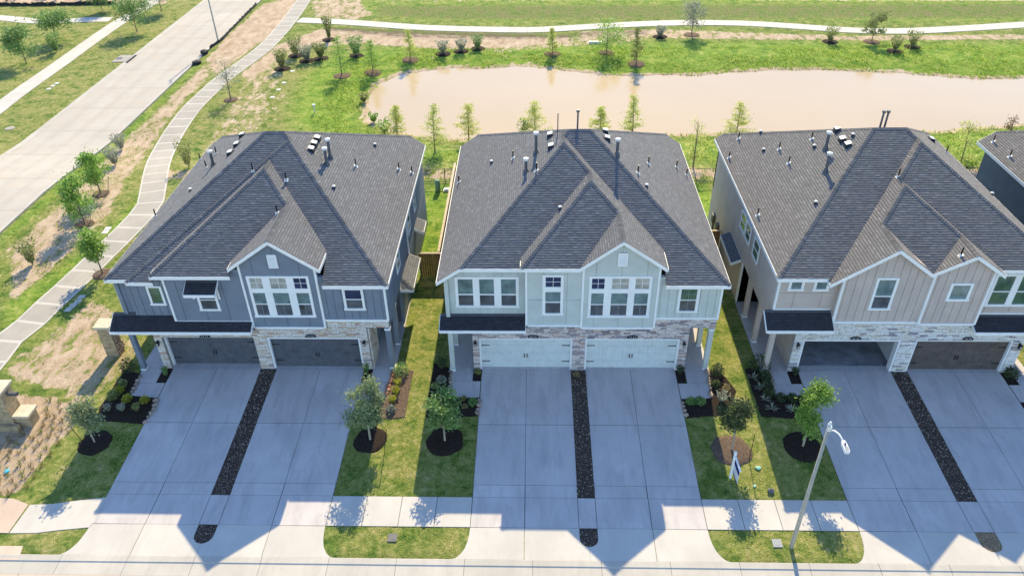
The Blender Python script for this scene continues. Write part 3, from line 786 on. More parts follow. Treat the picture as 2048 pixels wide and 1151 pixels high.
# ---- facade parts
def wall(root, poly, y, mat, step, x_off=0.0, back=.25, vpanel=True, hsplit=None, gap=.032):
    """front wall: backing slab plus a panel for every board, joints open"""
    mb = MB(); mb.prism(poly, y+.03, y+back, 'y'); wo_ = add('wall', mb, M['joint'] if False else M[mat], root)
    xs = [p[0] for p in poly]; x = min(xs)+x_off-step if x_off > 0 else min(xs)
    while x < max(xs):
        q = clip(clip(poly, 1, 0, -(x+gap/2)), -1, 0, x+step-gap/2)
        parts = [q]
        if hsplit and len(q) > 2: parts = [clip(q, 0, 1, -(hsplit+gap/2)), clip(q, 0, -1, hsplit-gap/2)]
        for pp in parts:
            if len(pp) > 2 and abs(area(pp)) > .01:
                b = MB(); b.prism(ccw(pp), y+.031, y, 'y'); add('panel', b, M[mat], wo_)
        x += step
    return wo_
def trim(root, name, x0, x1, y0, y1, z0, z1, mat='paint_white'):
    mb = MB(); mb.box(x0, x1, y0, y1, z0, z1); return add(name, mb, M[mat], root)
def window(root, y, x0, x1, z0, z1, cols, rows, cw=.11, label=None):
    """cols: list of (x0,x1); rows: list of (z0,z1,glass,nx,nz) panes with their bars"""
    mb = MB(); yf = y-.055
    xs = [x0]+[v for c in cols for v in c]+[x1]
    # casing all round, mullions between, rails
    zt, zb = max(r[1] for r in rows), min(r[0] for r in rows)
    mb.box(x0, x1, yf, y+.02, zt, z1); mb.box(x0-.03, x1+.03, yf-.03, y+.02, z0, zb)
    for i in range(0, len(xs), 2): mb.box(xs[i], xs[i+1], yf+.001, y+.02, zb, zt)
    rs = sorted(rows)
    for (ca, cb) in cols:
        for i in range(len(rs)-1): mb.box(ca, cb, yf+.012, y+.02, rs[i][1], rs[i+1][0])
        for (za, zb_, gl, nx, nz) in rs:
            for k in range(1, nx): xx = ca+(cb-ca)*k/nx; mb.box(xx-.011, xx+.011, y-.03, y-.005, za, zb_, 0 if za > 5.6 else 1)
            for k in range(1, nz): zz = za+(zb_-za)*k/nz; mb.box(ca, cb, y-.029, y-.006, zz-.011, zz+.011, 0 if za > 5.6 else 1)
    wo_ = add('window', mb, [M['paint_white'], M['muntin']], root)
    for ci, (ca, cb) in enumerate(cols):
        for (za, zb_, gl, nx, nz) in rs:
            gm = gl[ci % len(gl)] if isinstance(gl, (list, tuple)) else gl
            b = MB(); b.box(ca+.002, cb-.002, y-.012, y+.01, za+.002, zb_-.002); add('pane', b, M[gm], wo_)
    return wo_
def garage_door(root, x0, x1, z1, y, mat):
    mb = MB(); n = 4; w = (x1-x0)
    mb.box(x0, x1, y+.03, y+.08, .03, z1)
    for r in range(n):
        za, zb = .03+(z1-.03)*r/n+.003, .03+(z1-.03)*(r+1)/n-.003; m = 22
        for k in range(m):
            a, b = x0+w*k/m+.0025, x0+w*(k+1)/m-.0025; mb.box(a, b, y, y+.031, za, zb)
    d = add('garage_door', mb, M[mat], root)
    for s, xa in ((1, x0+.04), (-1, x1-.04)):
        for zz in (z1*.22, z1*.76):
            b = MB(); b.box(min(xa, xa+.42*s), max(xa, xa+.42*s), y-.015, y-.001, zz-.025, zz+.025); b.box(xa+.0 if s > 0 else xa-.05, xa+.05 if s > 0 else xa, y-.02, y-.002, zz-.045, zz+.045); add('hinge', b, M['black'], d)
    xm = (x0+x1)/2
    for s in (-1, 1):
        b = MB(); b.box(xm+s*.075-.02, xm+s*.075+.02, y-.05, y-.03, z1*.36, z1*.48); b.box(xm+s*.075-.02, xm+s*.075+.02, y-.031, y-.001, z1*.36, z1*.375); b.box(xm+s*.075-.02, xm+s*.075+.02, y-.031, y-.001, z1*.465, z1*.48); add('handle', b, M['black'], d)
    fr = MB(); fr.box(x0-.10, x0, y-.17, y+.08, 0, z1+.02); fr.box(x1, x1+.10, y-.17, y+.08, 0, z1+.02); fr.box(x0-.10, x1+.10, y-.17, y+.08, z1+.021, z1+.10); add('door_jamb', fr, M['paint_white'], d)
def stone_unit(seed):
    rr = random.Random(seed); mb = MB(); j = lambda s: rr.uniform(-s, s)
    bot = [(-.5,.5,-.5),(.5,.5,-.5),(.5,.5,.5),(-.5,.5,.5)]
    mid = [(-.5,-.15+j(.1),-.5),(.5,-.15+j(.1),-.5),(.5,-.15+j(.1),.5),(-.5,-.15+j(.1),.5)]
    top = [(-.44+j(.04),-.5+j(.12),-.36+j(.06)),(.44+j(.04),-.5+j(.12),-.36+j(.06)),(.44+j(.04),-.5+j(.12),.36+j(.06)),(-.44+j(.04),-.5+j(.12),.36+j(.06))]
    mb.v = bot+mid+top
    for q in ((0,1,5,4),(1,2,6,5),(2,3,7,6),(3,0,4,7),(4,5,9,8),(5,6,10,9),(6,7,11,10),(7,4,8,11),(8,9,10,11)): mb.f.append(q); mb.mi.append(0); mb.tone.append(.5)
    return mb
STONES = {}
def stone_meshes(mat):
    if mat not in STONES: STONES[mat] = [stone_unit(40+i).mesh('stone', [M[mat]]) for i in range(8)]
    return STONES[mat]
def stone_face(root, y, spans, ztop, mat, mort, seed, hs=(.075,.135), ws=(.18,.52)):
    """spans(z) -> list of (x0,x1) of stone at height z"""
    rr = random.Random(seed); mb = MB(); z = 0.0; sm = stone_meshes(mat)
    rows = []
    while z < ztop-.03:
        h = rr.uniform(*hs); h = min(h, ztop-z); rows.append((z, z+h)); z += h
    ven = None
    back = MB(); zz = 0
    while zz < ztop:
        for (a, b) in spans(zz+.05): back.box(a, b, y+.045, y+.30, zz, min(ztop, zz+.1))
        zz += .1
    ven = add('stone_veneer', back, M[mort], root); cnt = 0; extra = MB()
    lst = []
    for (za, zb) in rows:
        for (a, b) in spans((za+zb)/2):
            x = a
            while x < b-.02:
                w = rr.uniform(*ws)
                if b-(x+w) < .14: w = b-x
                lst.append((x, x+w, za, zb)); x += w
    lst.sort(key=lambda t: -(t[1]-t[0])*(t[3]-t[2]))
    for i, (x0, x1, za, zb) in enumerate(lst):
        d = rr.uniform(.05, .085)
        if i < 298:
            inst('stone', sm[rr.randrange(8)], ((x0+x1)/2, y+.05-d/2, (za+zb)/2), ven, scale=(x1-x0-.012, d, zb-za-.012))
        else: extra.box(x0+.008, x1-.008, y+.05-d, y+.05, za+.008, zb-.008)
    if extra.v: add('small_stones', extra, M[mat], ven, kind='stuff')
    return ven
def porch_column(root, x, y, z1, mat, s=.13):
    mb = MB(); mb.box(x-s, x+s, y-s, y+s, .0, z1); c = add('porch_column', mb, M[mat], root)
    b = MB(); b.box(x-s-.025, x+s+.025, y-s-.025, y+s+.025, .005, .14); add('column_base', b, M['paint_white'], c); b = MB(); b.box(x-s-.025, x+s+.025, y-s-.025, y+s+.025, z1-.12, z1-.005); add('column_cap', b, M['paint_white'], c)
def lantern(root, x, y, z):
    mb = MB(); mb.box(x-.05, x+.05, y-.02, y, z-.1, z+.14); mb.box(x-.07, x+.07, y-.2, y-.06, z-.16, z+.06); mb.tube([(x,y-.13,z+.06),(x,y-.13,z+.14)], [.11,.03], 6)
    mb.box(x-.02, x+.02, y-.13, y-.0, z+.08, z+.11); l = add('wall_lantern', mb, M['black'], root)
    b = MB(); b.box(x-.055, x+.055, y-.205, y-.2, z-.13, z+.03); add('pane', b, M['glass_pale'], l)
def text_mesh(txt, size, loc, rot, mat, parent, name='number'):
    cu = bpy.data.curves.new(name, 'FONT'); cu.body = txt; cu.size = size; cu.align_x = 'CENTER'; cu.align_y = 'CENTER'; cu.extrude = .003
    to = bpy.data.objects.new(name, cu); dg = bpy.context.evaluated_depsgraph_get(); COL.objects.link(to); dg.update()
    me = bpy.data.meshes.new_from_object(to.evaluated_get(dg)); bpy.data.objects.remove(to); bpy.data.curves.remove(cu)
    me.materials.clear(); me.materials.append(M[mat]); return inst(name, me, loc, parent, rot)
def plaque(root, x, y, z):
    mb = MB(); pts = [(-.28,-.07),(.28,-.07),(.28,.05),(.20,.075),(.16,.12),(-.16,.12),(-.20,.075),(-.28,.05)]
    mb.prism([(x+a, z+b) for a, b in pts][::1], y, y-.025, 'y'); p = add('house_number_plaque', mb, M['black'], root)
    b = MB()
    for k in range(4):                                   # four pale numerals, not legible in the photograph
        xx = x-.165+k*.11
        for (a0,a1,c0,c1) in ((-.025,.025,.045,.058),(-.025,.025,-.045,-.032),(-.03,-.018,-.045,.058) if k % 2 else (.018,.03,-.045,.058),(-.025,.025,0,.012)): b.box(xx+a0, xx+a1, y-.029, y-.0255, z+.01+c0, z+.01+c1)
    add('numerals', b, M['vent_white'], p)
def shed_roof(root, x0, x1, yf, zf, yb, zb, name='porch_roof', mat='shingle_shade', lift=.0, notch=None, left_trim=True):
    t = (zb-zf)/(yb-yf); pl = (0.0, t, zf-t*yf); poly = rect(x0, x1, yf, yb)
    dk = MB(); dk.hexa([(x, y, pz(pl, x, y)-.14) for x, y in poly], [(x, y, pz(pl, x, y)-.006) for x, y in poly]); o = add(name, dk, M['paint_white'], root)
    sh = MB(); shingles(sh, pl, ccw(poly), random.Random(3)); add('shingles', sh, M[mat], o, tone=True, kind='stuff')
    fb = MB(); fascia_board(fb, (x0,yf,zf), (x1,yf,zf), (0,-1), .17, .04)
    fascia_board(fb, (x0,yf,zf), (x0,yb,zb), (-1,0), .17, .035); fascia_board(fb, (x1,yf,zf), (x1,yb,zb), (1,0), .17, .035); add('fascia', fb, M['paint_white'], o)
    fl = MB(); s = t; fl.face([(x0+.02,yb-.16,pz(pl,0,yb-.16)+.03),(x1-.02,yb-.16,pz(pl,0,yb-.16)+.03),(x1-.02,yb-.012,zb+.03),(x0+.02,yb-.012,zb+.03)]); add('flashing', fl, M['flash'], o)
    return o
def box_part(root, name, x0, x1, y0, y1, z0, z1, mat): return trim(root, name, x0, x1, y0, y1, z0, z1, mat)
def corner(root, x, y, z0, z1, s=.055): return trim(root, 'corner_board', x-s, x+s, y-.04, y+.10, z0, z1)
def band(root, x0, x1, y, z, h=.13): return trim(root, 'trim_band', x0, x1, y-.045, y+.1, z-h/2, z+h/2)
YB = 48.7
def shell(root, mat, xl, xr, gl, gr, yfront=32.8, porch_l=39.0, porch_r=39.0, side='stucco'):
    """upper storey and recessed ground floor"""
    mb = MB(); mb.box(xl, xl+.2, yfront, YB, 2.95, 5.95); mb.box(xr-.2, xr, yfront, YB, 2.95, 5.95); mb.box(xl, xr, YB-.2, YB, 0, 5.95); mb.box(xl+.2, xr-.2, yfront+.3, YB-.2, 2.95, 3.1)
    mb.box(xl, xl+.2, porch_l, YB-.2, 0, 2.95); mb.box(xr-.2, xr, porch_r, YB-.2, 0, 2.95)
    mb.box(xl+.2, gl+.0, porch_l, porch_l+.2, 0, 2.95); mb.box(gr, xr-.2, porch_r, porch_r+.2, 0, 2.95)
    mb.box(gl, gl+.2, 32.86, porch_l+.2, 0, 2.95); mb.box(gr-.2, gr, 32.86, porch_r+.2, 0, 2.95)
    mb.box(gl+.2, gr-.2, 39.2, 39.4, 0, 2.95)
    s = add('side_wall', mb, M[mat], root)
    f = MB(); f.box(xl-.05, gl, 32.5, porch_l, -.2, .045); f.box(gr, xr+.05, 32.5, porch_r, -.2, .045); f.box(gl, gr, 32.5, 39.2, -.2, .028); add('porch_floor', f, M['drive'], root)
    return s

def wall_x(root, x, sgn, y0, y1, z0, z1, mat, step):
    mb = MB(); mb.box(min(x, x-sgn*.02), max(x, x-sgn*.02), y0, y1, z0, z1); w_ = add('side_cladding', mb, M[mat], root); y = y0
    while y < y1-.05:
        b = MB(); b.box(min(x, x+sgn*.03), max(x, x+sgn*.03), y+.011, min(y1, y+step)-.011, z0, z1); add('panel', b, M[mat], w_); y += step
def side_window(root, x, sgn, y0, y1, z0, z1, split=None, gl='glass_green'):
    f = lambda a, b: (min(x+sgn*a, x+sgn*b), max(x+sgn*a, x+sgn*b)); mb = MB(); c = .1; xa, xb = f(.0, .07); zs = split or (z0+z1)/2
    mb.box(xa, xb, y0, y1, z0, z0+c); mb.box(xa, xb, y0, y1, z1-c, z1); mb.box(xa, xb, y0, y0+c, z0+c, z1-c); mb.box(xa, xb, y1-c, y1, z0+c, z1-c); mb.box(*f(.0, .055), y0+c, y1-c, zs-.03, zs+.03)
    w_ = add('window', mb, M['paint_white'], root)
    for a, b in ((z0+c, zs-.03), (zs+.03, z1-c)): p = MB(); p.box(*f(.0, .035), y0+c+.002, y1-c-.002, a+.002, b-.002); add('pane', p, M[gl], w_)
def vent_panel(root, x0, x1, z0, z1, y):
    mb = MB(); w = .07
    mb.box(x0, x1, y-.06, y+.02, z1-w, z1); mb.box(x0, x1, y-.06, y+.02, z0, z0+w); mb.box(x0, x0+w, y-.06, y+.02, z0+w, z1-w); mb.box(x1-w, x1, y-.06, y+.02, z0+w, z1-w); mb.box(x0+w, x1-w, y-.02, y+.02, z0+w, z1-w)
    v = add('gable_vent', mb, M['paint_white'], root); b = MB(); z = z0+w
    while z < z1-w-.02: b.hexa([(x0+w,y-.05,z),(x1-w,y-.05,z),(x1-w,y-.021,z+.03),(x0+w,y-.021,z+.03)], [(x0+w,y-.05,z+.015),(x1-w,y-.05,z+.015),(x1-w,y-.021,z+.045),(x0+w,y-.021,z+.045)]); z += .06
    add('louvres', b, M['paint_white'], v)
def rnd(a): return [tuple(p) for p in a]

# ---------------------------------------------------------------- blue grey duplex
H1 = thing('duplex_house', 'blue grey duplex with two dark garage doors and cream stone', 'house', (-15, 32.5, 0), 'duplex houses along the street')
R2 = pR(7.05, -10.93, .72); bk1 = pB(6.75, 49.1); rr1 = pR(6.05, -7.53)
roof1 = Roof([
    dict(pl=[pF(6.05, 32.15), pL(6.14, -21.31, .60), rr1, bk1], dom=[(-21.31,32.31),(-11.0,32.15),(-7.53,32.15),(-7.53,49.1),(-21.31,49.1)]),
    dict(pl=[pF(6.17, 32.5), pL(6.17, -22.53, .65), rr1, bk1], dom=rect(-22.53,-7.53,32.5,49.1)),
    dict(pl=[pF(6.62, 32.15), pL(6.62, -19.86, .65), R2], dom=rect(-19.86,-10.93,32.15,40.5)),
    dict(pl=[pL(7.1, -15.64, .695), R2], dom=rect(-15.64,-10.93,32.15,38))])
build_roof(H1, roof1, 'shingle', 11)
shell(H1, 'blue', -22.3, -7.82, -21.03, -9.08)
wall(H1, rect(-22.3,-21.6,3.6,6.38), 32.9, 'blue', .42)
wall(H1, rect(-21.63,-19.42,3.55,6.3), 32.75, 'blue', .42, .16)
wall(H1, rect(-19.4,-15.2,3.41,6.8), 32.5, 'blue', 1.22, .6, back=2.0)
wall(H1, [(-15.2,3.03),(-11.28,3.03),(-11.28,7.24),(-13.28,8.68),(-15.2,7.34)], 32.47, 'blue', 1.22, .7, back=2.6)
wall(H1, rect(-11.28,-7.82,3.49,6.28), 32.55, 'blue', .42, .3)
wall_x(H1, -7.82, 1, 32.85, YB, 3.0, 6.0, 'blue', 1.0); wall_x(H1, -7.82, 1, 39.0, YB, .05, 2.95, 'blue', 1.0)
for x, y, z0, z1 in ((-22.3,32.9,3.6,6.3),(-19.4,32.5,3.41,6.75),(-15.2,32.47,3.03,7.3),(-11.28,32.47,3.03,7.2),(-7.82,32.55,3.45,6.2)): corner(H1, x, y, z0, z1)
band(H1, -19.4, -15.25, 32.5, 3.41); band(H1, -15.14, -11.34, 32.47, 3.03); band(H1, -11.22, -7.8, 32.55, 3.49)
window(H1, 32.75, -20.58, -19.75, 4.36, 5.6, [(-20.46,-19.87)], [(4.48, 5.5, 'glass_green', 1, 1)])
window(H1, 32.5, -17.85, -16.75, 4.19, 5.66, [(-17.72,-16.88)], [(4.3, 4.87, 'glass_dark', 1, 1), (4.92, 5.55, 'glass_navy', 1, 1)])
window(H1, 32.47, -14.93, -11.66, 3.79, 6.45, [(-14.78,-14.13),(-13.72,-12.87),(-12.47,-11.8)], [(3.92,4.62,'glass_dark',2,1),(4.67,5.38,'glass_teal',2,2),(5.66,6.33,['glass_pale','glass_pale','glass_navy'],2,2)])
window(H1, 32.55, -10.05, -8.94, 4.21, 5.62, [(-9.92,-9.07)], [(4.33, 4.88, 'glass_dark', 1, 1), (4.93, 5.52, 'glass_navy', 1, 1)])
vent_panel(H1, -13.57, -13.08, 6.97, 7.79, 32.44)
side_window(H1, -7.79, 1, 36.0, 37.1, 4.1, 5.4); side_window(H1, -7.79, 1, 40.5, 41.6, 3.9, 5.2); side_window(H1, -7.79, 1, 43.4, 44.2, 3.9, 5.2)
aw = shed_roof(H1, -18.15, -16.5, 31.78, 5.72, 32.49, 6.16, 'window_awning')
for x in (-18.0, -16.62):
    b = MB(); b.hexa([(x-.04,31.85,5.55),(x+.04,31.85,5.55),(x+.04,31.95,5.6),(x-.04,31.95,5.6)], [(x-.04,31.85,5.68),(x+.04,31.85,5.68),(x+.04,31.95,5.7),(x-.04,31.95,5.7)])
    b.tube([(x,31.9,5.6),(x,32.2,5.42),(x,32.46,5.05)], .04, 6); b.box(x-.04,x+.04,32.4,32.46,4.98,5.6); add('bracket', b, M['paint_white'], aw)
def sp1(z):
    if z < 2.25: return [(-21.03,-20.6),(-15.45,-14.7),(-9.55,-9.08)]
    if z < 2.78: return [(-21.03,-9.08)]
    if z < 2.97: return [(-15.18,-9.08)]
    return [(-11.2,-7.82)]
stone_face(H1, 32.55, sp1, 3.43, 'stone_cream', 'mortar_cream', 5)
sv = MB(); sv.box(-9.07,-9.03,32.6,34.3,.03,2.9); vv = add('stone_return', sv, M['mortar_cream'], H1); rr = random.Random(8); z = .03
while z < 2.8:
    h = rr.uniform(.1,.2); y = 32.6
    while y < 34.2:
        w_ = min(rr.uniform(.25,.6), 34.3-y); inst('stone', stone_meshes('stone_cream')[rr.randrange(8)], (-9.0,y+w_/2,z+h/2), vv, (0,0,R(90)), (w_-.01,.07,h-.012)); y += w_
    z += h
garage_door(H1, -20.5, -15.55, 2.13, 32.95, 'door_dark'); garage_door(H1, -14.6, -9.65, 2.13, 32.75, 'door_dark')
plaque(H1, -18.1, 32.5, 2.38); plaque(H1, -12.2, 32.5, 2.42); lantern(H1, -20.82, 32.5, 1.95); lantern(H1, -9.3, 32.5, 2.0)
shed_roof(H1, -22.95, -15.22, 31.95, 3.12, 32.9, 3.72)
porch_column(H1, -22.12, 32.45, 3.0, 'blue'); porch_column(H1, -7.95, 32.7, 2.9, 'blue'); porch_column(H1, -7.95, 34.8, 2.95, 'blue')
b = MB(); b.box(-9.0,-7.82,36.9,39.0,0,2.75); add('entry_bay', b, M['blue'], H1)
b = MB(); b.box(-8.75,-8.0,36.86,36.9,.05,2.1); add('entry_door', b, M['door_dark'], H1)
def lean_to(root, comps, mat='shingle'):
    r = Roof(comps); o = build_roof(root, r, mat, 5); o.name = 'side_porch_roof'; return o
lean_to(H1, [dict(pl=[pR(2.72,-7.05,.42), pF(2.72,36.5,.42)], dom=rect(-7.79,-7.05,36.5,39.9))])
lean_to(H1, [dict(pl=[pR(2.72,-7.2,.42)], dom=rect(-7.79,-7.2,43.0,44.4))])
for p in ((712,333),(798,339),(824,346),(573,361),(555,427),(506,343),(413,336),(433,308),(401,320),(312,433)): pipe_vent(H1, roof1, *p)
flue(H1, roof1, 661, 316, (655,278)); flue(H1, roof1, 654, 329, (650,296)); flue(H1, roof1, 427, 331, (419,302))
for p in ((635,279),(629,290),(623,301),(485,272),(474,291),(461,308)): box_vent(H1, roof1, *p)
for p in ((750,292),(668,377),(381,382)): cap_vent(H1, roof1, *p)
trim(H1, 'downspout', -7.78, -7.70, 40.0, 40.08, .1, 6.1)

# ---------------------------------------------------------------- mint duplex
H2 = thing('duplex_house', 'pale mint green duplex with mint garage doors and mauve stone', 'house', (2.5, 32.5, 0), 'duplex houses along the street')
R2 = pR(7.10, 6.8); L1 = pL(5.94, -5.05); bk2 = pB(6.8, 49.1)
roof2 = Roof([
    dict(pl=[pF(6.82, 32.6), L1, R2, bk2], dom=rect(-5.05,6.8,32.6,49.1)),
    dict(pl=[pF(6.09, 32.15), L1, pR(6.09, 10.08), bk2], dom=rect(1.0,10.08,32.15,49.1)),
    dict(pl=[pF(7.12, 32.15), pL(7.12, -.64), R2], dom=rect(-.64,6.8,32.15,40)),
    dict(pl=[pL(7.12, 2.36, .765), R2], dom=rect(2.36,6.8,32.15,37))])
build_roof(H2, roof2, 'shingle', 12)
shell(H2, 'mint', -4.68, 9.8, -3.33, 8.45)
wall(H2, [(-4.68,3.5),(-.36,3.5),(-.36,6.95),(-3.55,6.92),(-4.68,6.12)], 33.0, 'mint', .41, .2)
wall(H2, rect(-.36,2.58,3.2,7.25), 32.5, 'mint', 1.22, .9, back=2.0, hsplit=4.9)
wall(H2, [(2.58,3.08),(6.47,3.08),(6.47,7.27),(4.46,8.67),(2.58,7.22)], 32.47, 'mint', 1.3, .65, back=2.6)
wall(H2, rect(6.47,9.8,3.68,6.3), 32.55, 'mint', .41, .2)
for x, y, z0, z1 in ((-4.66,33.0,3.5,6.1),(-.36,32.5,3.2,7.1),(2.58,32.47,3.08,7.2),(6.47,32.47,3.08,7.25),(9.8,32.55,3.6,6.2)): corner(H2, x, y, z0, z1)
band(H2, -.3, 2.52, 32.5, 3.2); band(H2, 2.64, 6.41, 32.47, 3.08); band(H2, 6.53, 9.82, 32.55, 3.68)
window(H2, 33.0, -4.13, -.76, 4.08, 6.06, [(-3.98,-3.19),(-2.84,-2.07),(-1.69,-.91)], [(4.2,4.88,'glass_dark',1,1),(4.95,5.91,'glass_teal',1,1)])
window(H2, 32.5, .48, 1.58, 3.95, 6.53, [(.64,1.43)], [(4.08,4.76,'glass_dark',1,1),(4.82,5.45,'glass_teal',1,1),(5.77,6.39,'glass_navy',2,2)])
window(H2, 32.47, 2.89, 6.12, 3.83, 6.46, [(3.03,3.68),(4.07,4.92),(5.27,5.98)], [(3.96,4.64,'glass_dark',2,1),(4.69,5.39,'glass_teal',2,2),(5.67,6.33,['glass_navy','glass_pale','glass_pale'],2,2)])
window(H2, 32.55, 7.57, 8.66, 4.11, 5.72, [(7.7,8.52)], [(4.21,4.88,'glass_dark',2,1),(4.93,5.61,'glass_green',2,2)])
vent_panel(H2, 4.27, 4.77, 7.1, 7.9, 32.44)
def sp2(z):
    if z < 2.25: return [(-3.33,-2.97),(2.16,2.86),(8.0,8.45)]
    if z < 3.05: return [(-3.33,8.45)]
    return [(6.5,9.8)]
stone_face(H2, 32.55, sp2, 3.62, 'stone_mauve', 'mortar_mauve', 6)
garage_door(H2, -2.87, 2.06, 2.13, 32.75, 'door_mint'); garage_door(H2, 2.96, 7.9, 2.13, 32.75, 'door_mint')
plaque(H2, 0, 32.5, 2.42); plaque(H2, 5.39, 32.5, 2.42); lantern(H2, -3.17, 32.5, 2.0); lantern(H2, 8.22, 32.5, 2.0)
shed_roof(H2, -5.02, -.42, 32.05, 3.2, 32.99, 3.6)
for x, y in ((-4.5,32.5),(-4.5,34.75),(9.62,32.7),(9.62,34.75)): porch_column(H2, x, y, 2.95, 'mint')
for p in ((1026,317),(1073,342),(918,365),(1297,328),(1353,335),(1373,351),(1276,347)): pipe_vent(H2, roof2, *p)
flue(H2, roof2, 1072, 307, (1072,265)); flue(H2, roof2, 1052, 344, (1051,317)); flue(H2, roof2, 1234, 311, (1235,278))
for p in ((1100,272),(1102,295),(1210,264),(1214,279)): box_vent(H2, roof2, *p)
for p in ((983,326),(1120,418),(1293,374)): cap_vent(H2, roof2, *p)
b = MB(); b.tube([(2.55,41.6,10.3),(2.55,41.6,11.6)], .05, 8); b.tube([(2.55,41.6,11.55),(2.55,41.6,11.68)], .1, 8); b.tube([(1.4,41.3,10.4),(1.4,41.3,11.6)], .03, 6); add('flue_pipe', b, M['metal_grey'], H2)

# ---------------------------------------------------------------- beige duplex
H3 = thing('duplex_house', 'beige duplex with twin gables, white stone and one open garage', 'house', (20, 32.5, 0), 'duplex houses along the street')
L2 = pL(6.3, 15.0); RO = pR(6.88, 23.5, .67); rr3 = pR(6.2, 27.6); bk3 = pB(6.8, 49.1)
roof3 = Roof([
    dict(pl=[pF(6.42, 32.3), pL(6.45, 12.45), rr3, bk3], dom=rect(12.45,22,32.3,49.1)),
    dict(pl=[pF(6.82, 32.5), L2, rr3, bk3], dom=rect(15,27.6,32.5,49.1)),
    dict(pl=[pF(6.95, 31.95), L2, RO], dom=rect(15.0,23.5,31.95,40)),
    dict(pl=[L2, pR(6.95, 19.9, .726)], dom=rect(15.0,19.9,31.95,37)),
    dict(pl=[pL(6.95, 19.9, .563), RO], dom=rect(19.9,23.5,31.95,37))])
build_roof(H3, roof3, 'shingle_warm', 13)
shell(H3, 'beige', 12.7, 27.3, 14.15, 26.4)
wall(H3, rect(12.72,15.8,4.1,6.66), 32.75, 'beige', 1.42, .92, hsplit=5.2)
wall(H3, [(15.79,3.64),(20.2,3.64),(20.2,6.8),(17.95,8.31),(15.79,6.77)], 32.3, 'beige', .42, .2, back=2.2)
wall(H3, [(20.2,3.6),(23.1,3.6),(23.1,7.07),(21.78,7.94),(20.2,7.04)], 32.2, 'beige', .42, .2, back=2.2)
wall(H3, rect(23.1,27.28,3.7,7.05), 32.9, 'beige', 1.3, .7)
for x, y, z0, z1 in ((12.74,32.75,4.1,6.4),(15.8,32.3,3.6,6.75),(20.2,32.2,3.58,6.95),(23.1,32.2,3.58,7.0)): corner(H3, x, y, z0, z1)
band(H3, 12.72, 15.7, 32.75, 4.14); band(H3, 15.86, 20.14, 32.3, 3.64); band(H3, 20.26, 23.04, 32.2, 3.6); band(H3, 23.2, 27.3, 32.9, 3.77)
window(H3, 32.75, 13.22, 14.02, 5.39, 6.02, [(13.36,13.88)], [(5.5,5.93,'glass_teal',1,1)]); window(H3, 32.75, 14.51, 15.3, 5.37, 6.02, [(14.65,15.17)], [(5.5,5.93,'glass_teal',1,1)])
window(H3, 32.3, 17.4, 18.51, 4.49, 6.5, [(17.53,18.38)], [(4.6,5.32,'glass_dark',1,1),(5.38,6.38,'glass_teal',1,1)])
window(H3, 32.2, 21.12, 22.26, 5.15, 6.24, [(21.26,22.12)], [(5.28,6.12,'glass_teal',1,1)])
window(H3, 32.9, 23.66, 26.9, 4.3, 6.33, [(23.82,24.7),(25.04,25.9),(26.1,26.78)], [(4.43,5.2,'glass_green',1,1),(5.26,6.2,'glass_green',1,1)])
side_window(H3, 12.68, -1, 39.55, 40.75, 4.5, 5.7); side_window(H3, 12.68, -1, 38.4, 39.5, 4.5, 5.7); side_window(H3, 12.68, -1, 36.4, 37.6, 4.5, 5.75)
def sp3(z):
    if z < 2.25: return [(14.15,14.62),(19.85,20.65),(25.85,26.4)]
    if z < 2.95: return [(14.15,26.4)]
    if z < 3.25: return [(15.8,26.4)]
    return [(15.8,23.1)]
stone_face(H3, 32.5, sp3, 3.56, 'stone_white', 'mortar_white', 7)
garage_door(H3, 20.75, 25.75, 2.13, 32.72, 'door_brown')
b = MB(); b.box(14.62,14.72,32.52,32.9,0,2.15); b.box(19.75,19.85,32.52,32.9,0,2.15); b.box(14.62,19.85,32.52,32.9,2.16,2.25); add('door_jamb', b, M['paint_white'], H3)
b = MB(); b.box(14.36,20.0,32.95,39.18,.03,.042); b.box(14.36,20.0,32.95,33.0,.03,.06); add('garage_floor', b, M['garage_floor'], H3)
b = MB(); b.box(20.0,20.2,32.9,39.2,.03,2.9); b.box(14.35,20.0,39.1,39.2,.03,2.9); add('garage_wall', b, M['interior'], H3)
plaque(H3, 17.35, 32.45, 2.42); plaque(H3, 23.3, 32.45, 2.42); lantern(H3, 14.35, 32.45, 2.0); lantern(H3, 26.15, 32.45, 2.0)
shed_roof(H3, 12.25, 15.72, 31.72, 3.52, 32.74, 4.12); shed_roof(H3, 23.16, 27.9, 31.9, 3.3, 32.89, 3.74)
for y in (32.5, 35.1, 37.5): porch_column(H3, 12.9, y, 3.0 if y > 33 else 3.4, 'beige')
b = MB(); b.box(14.1,14.14,38.0,38.95,.05,2.15); add('entry_door', b, M['door_dark'], H3)
b = MB(); b.box(12.72,14.1,39.0,39.1,.05,2.9); b.box(12.68,12.74,38.9,39.2,.05,2.9); add('entry_bay', b, M['paint_white'], H3)
lean_to(H3, [dict(pl=[pL(2.7,12.1,.42)], dom=rect(12.1,12.68,39.4,42.6))])
for p in ((1477,278),(1458,316),(1558,299),(1577,327),(1515,431),(1623,279),(1796,354),(1921,512),(1948,337),(1968,355),(1892,306)): pipe_vent(H3, roof3, *p)
flue(H3, roof3, 1651, 298, (1658,264)); flue(H3, roof3, 1651, 344, (1660,306))
for p in ((1674,261),(1684,281),(1695,292),(1862,281)): box_vent(H3, roof3, *p)
for p in ((1705,273),(1628,295),(1527,302),(1521,266),(1631,408),(1983,390)): cap_vent(H3, roof3, *p)
b = MB()
for x in (19.75, 20.0): b.tube([(x,41.4,10.0),(x,41.4,11.55)], .06, 8); b.tube([(x,41.4,11.5),(x,41.4,11.62)], .11, 8)
add('flue_pipe', b, M['metal_grey'], H3)
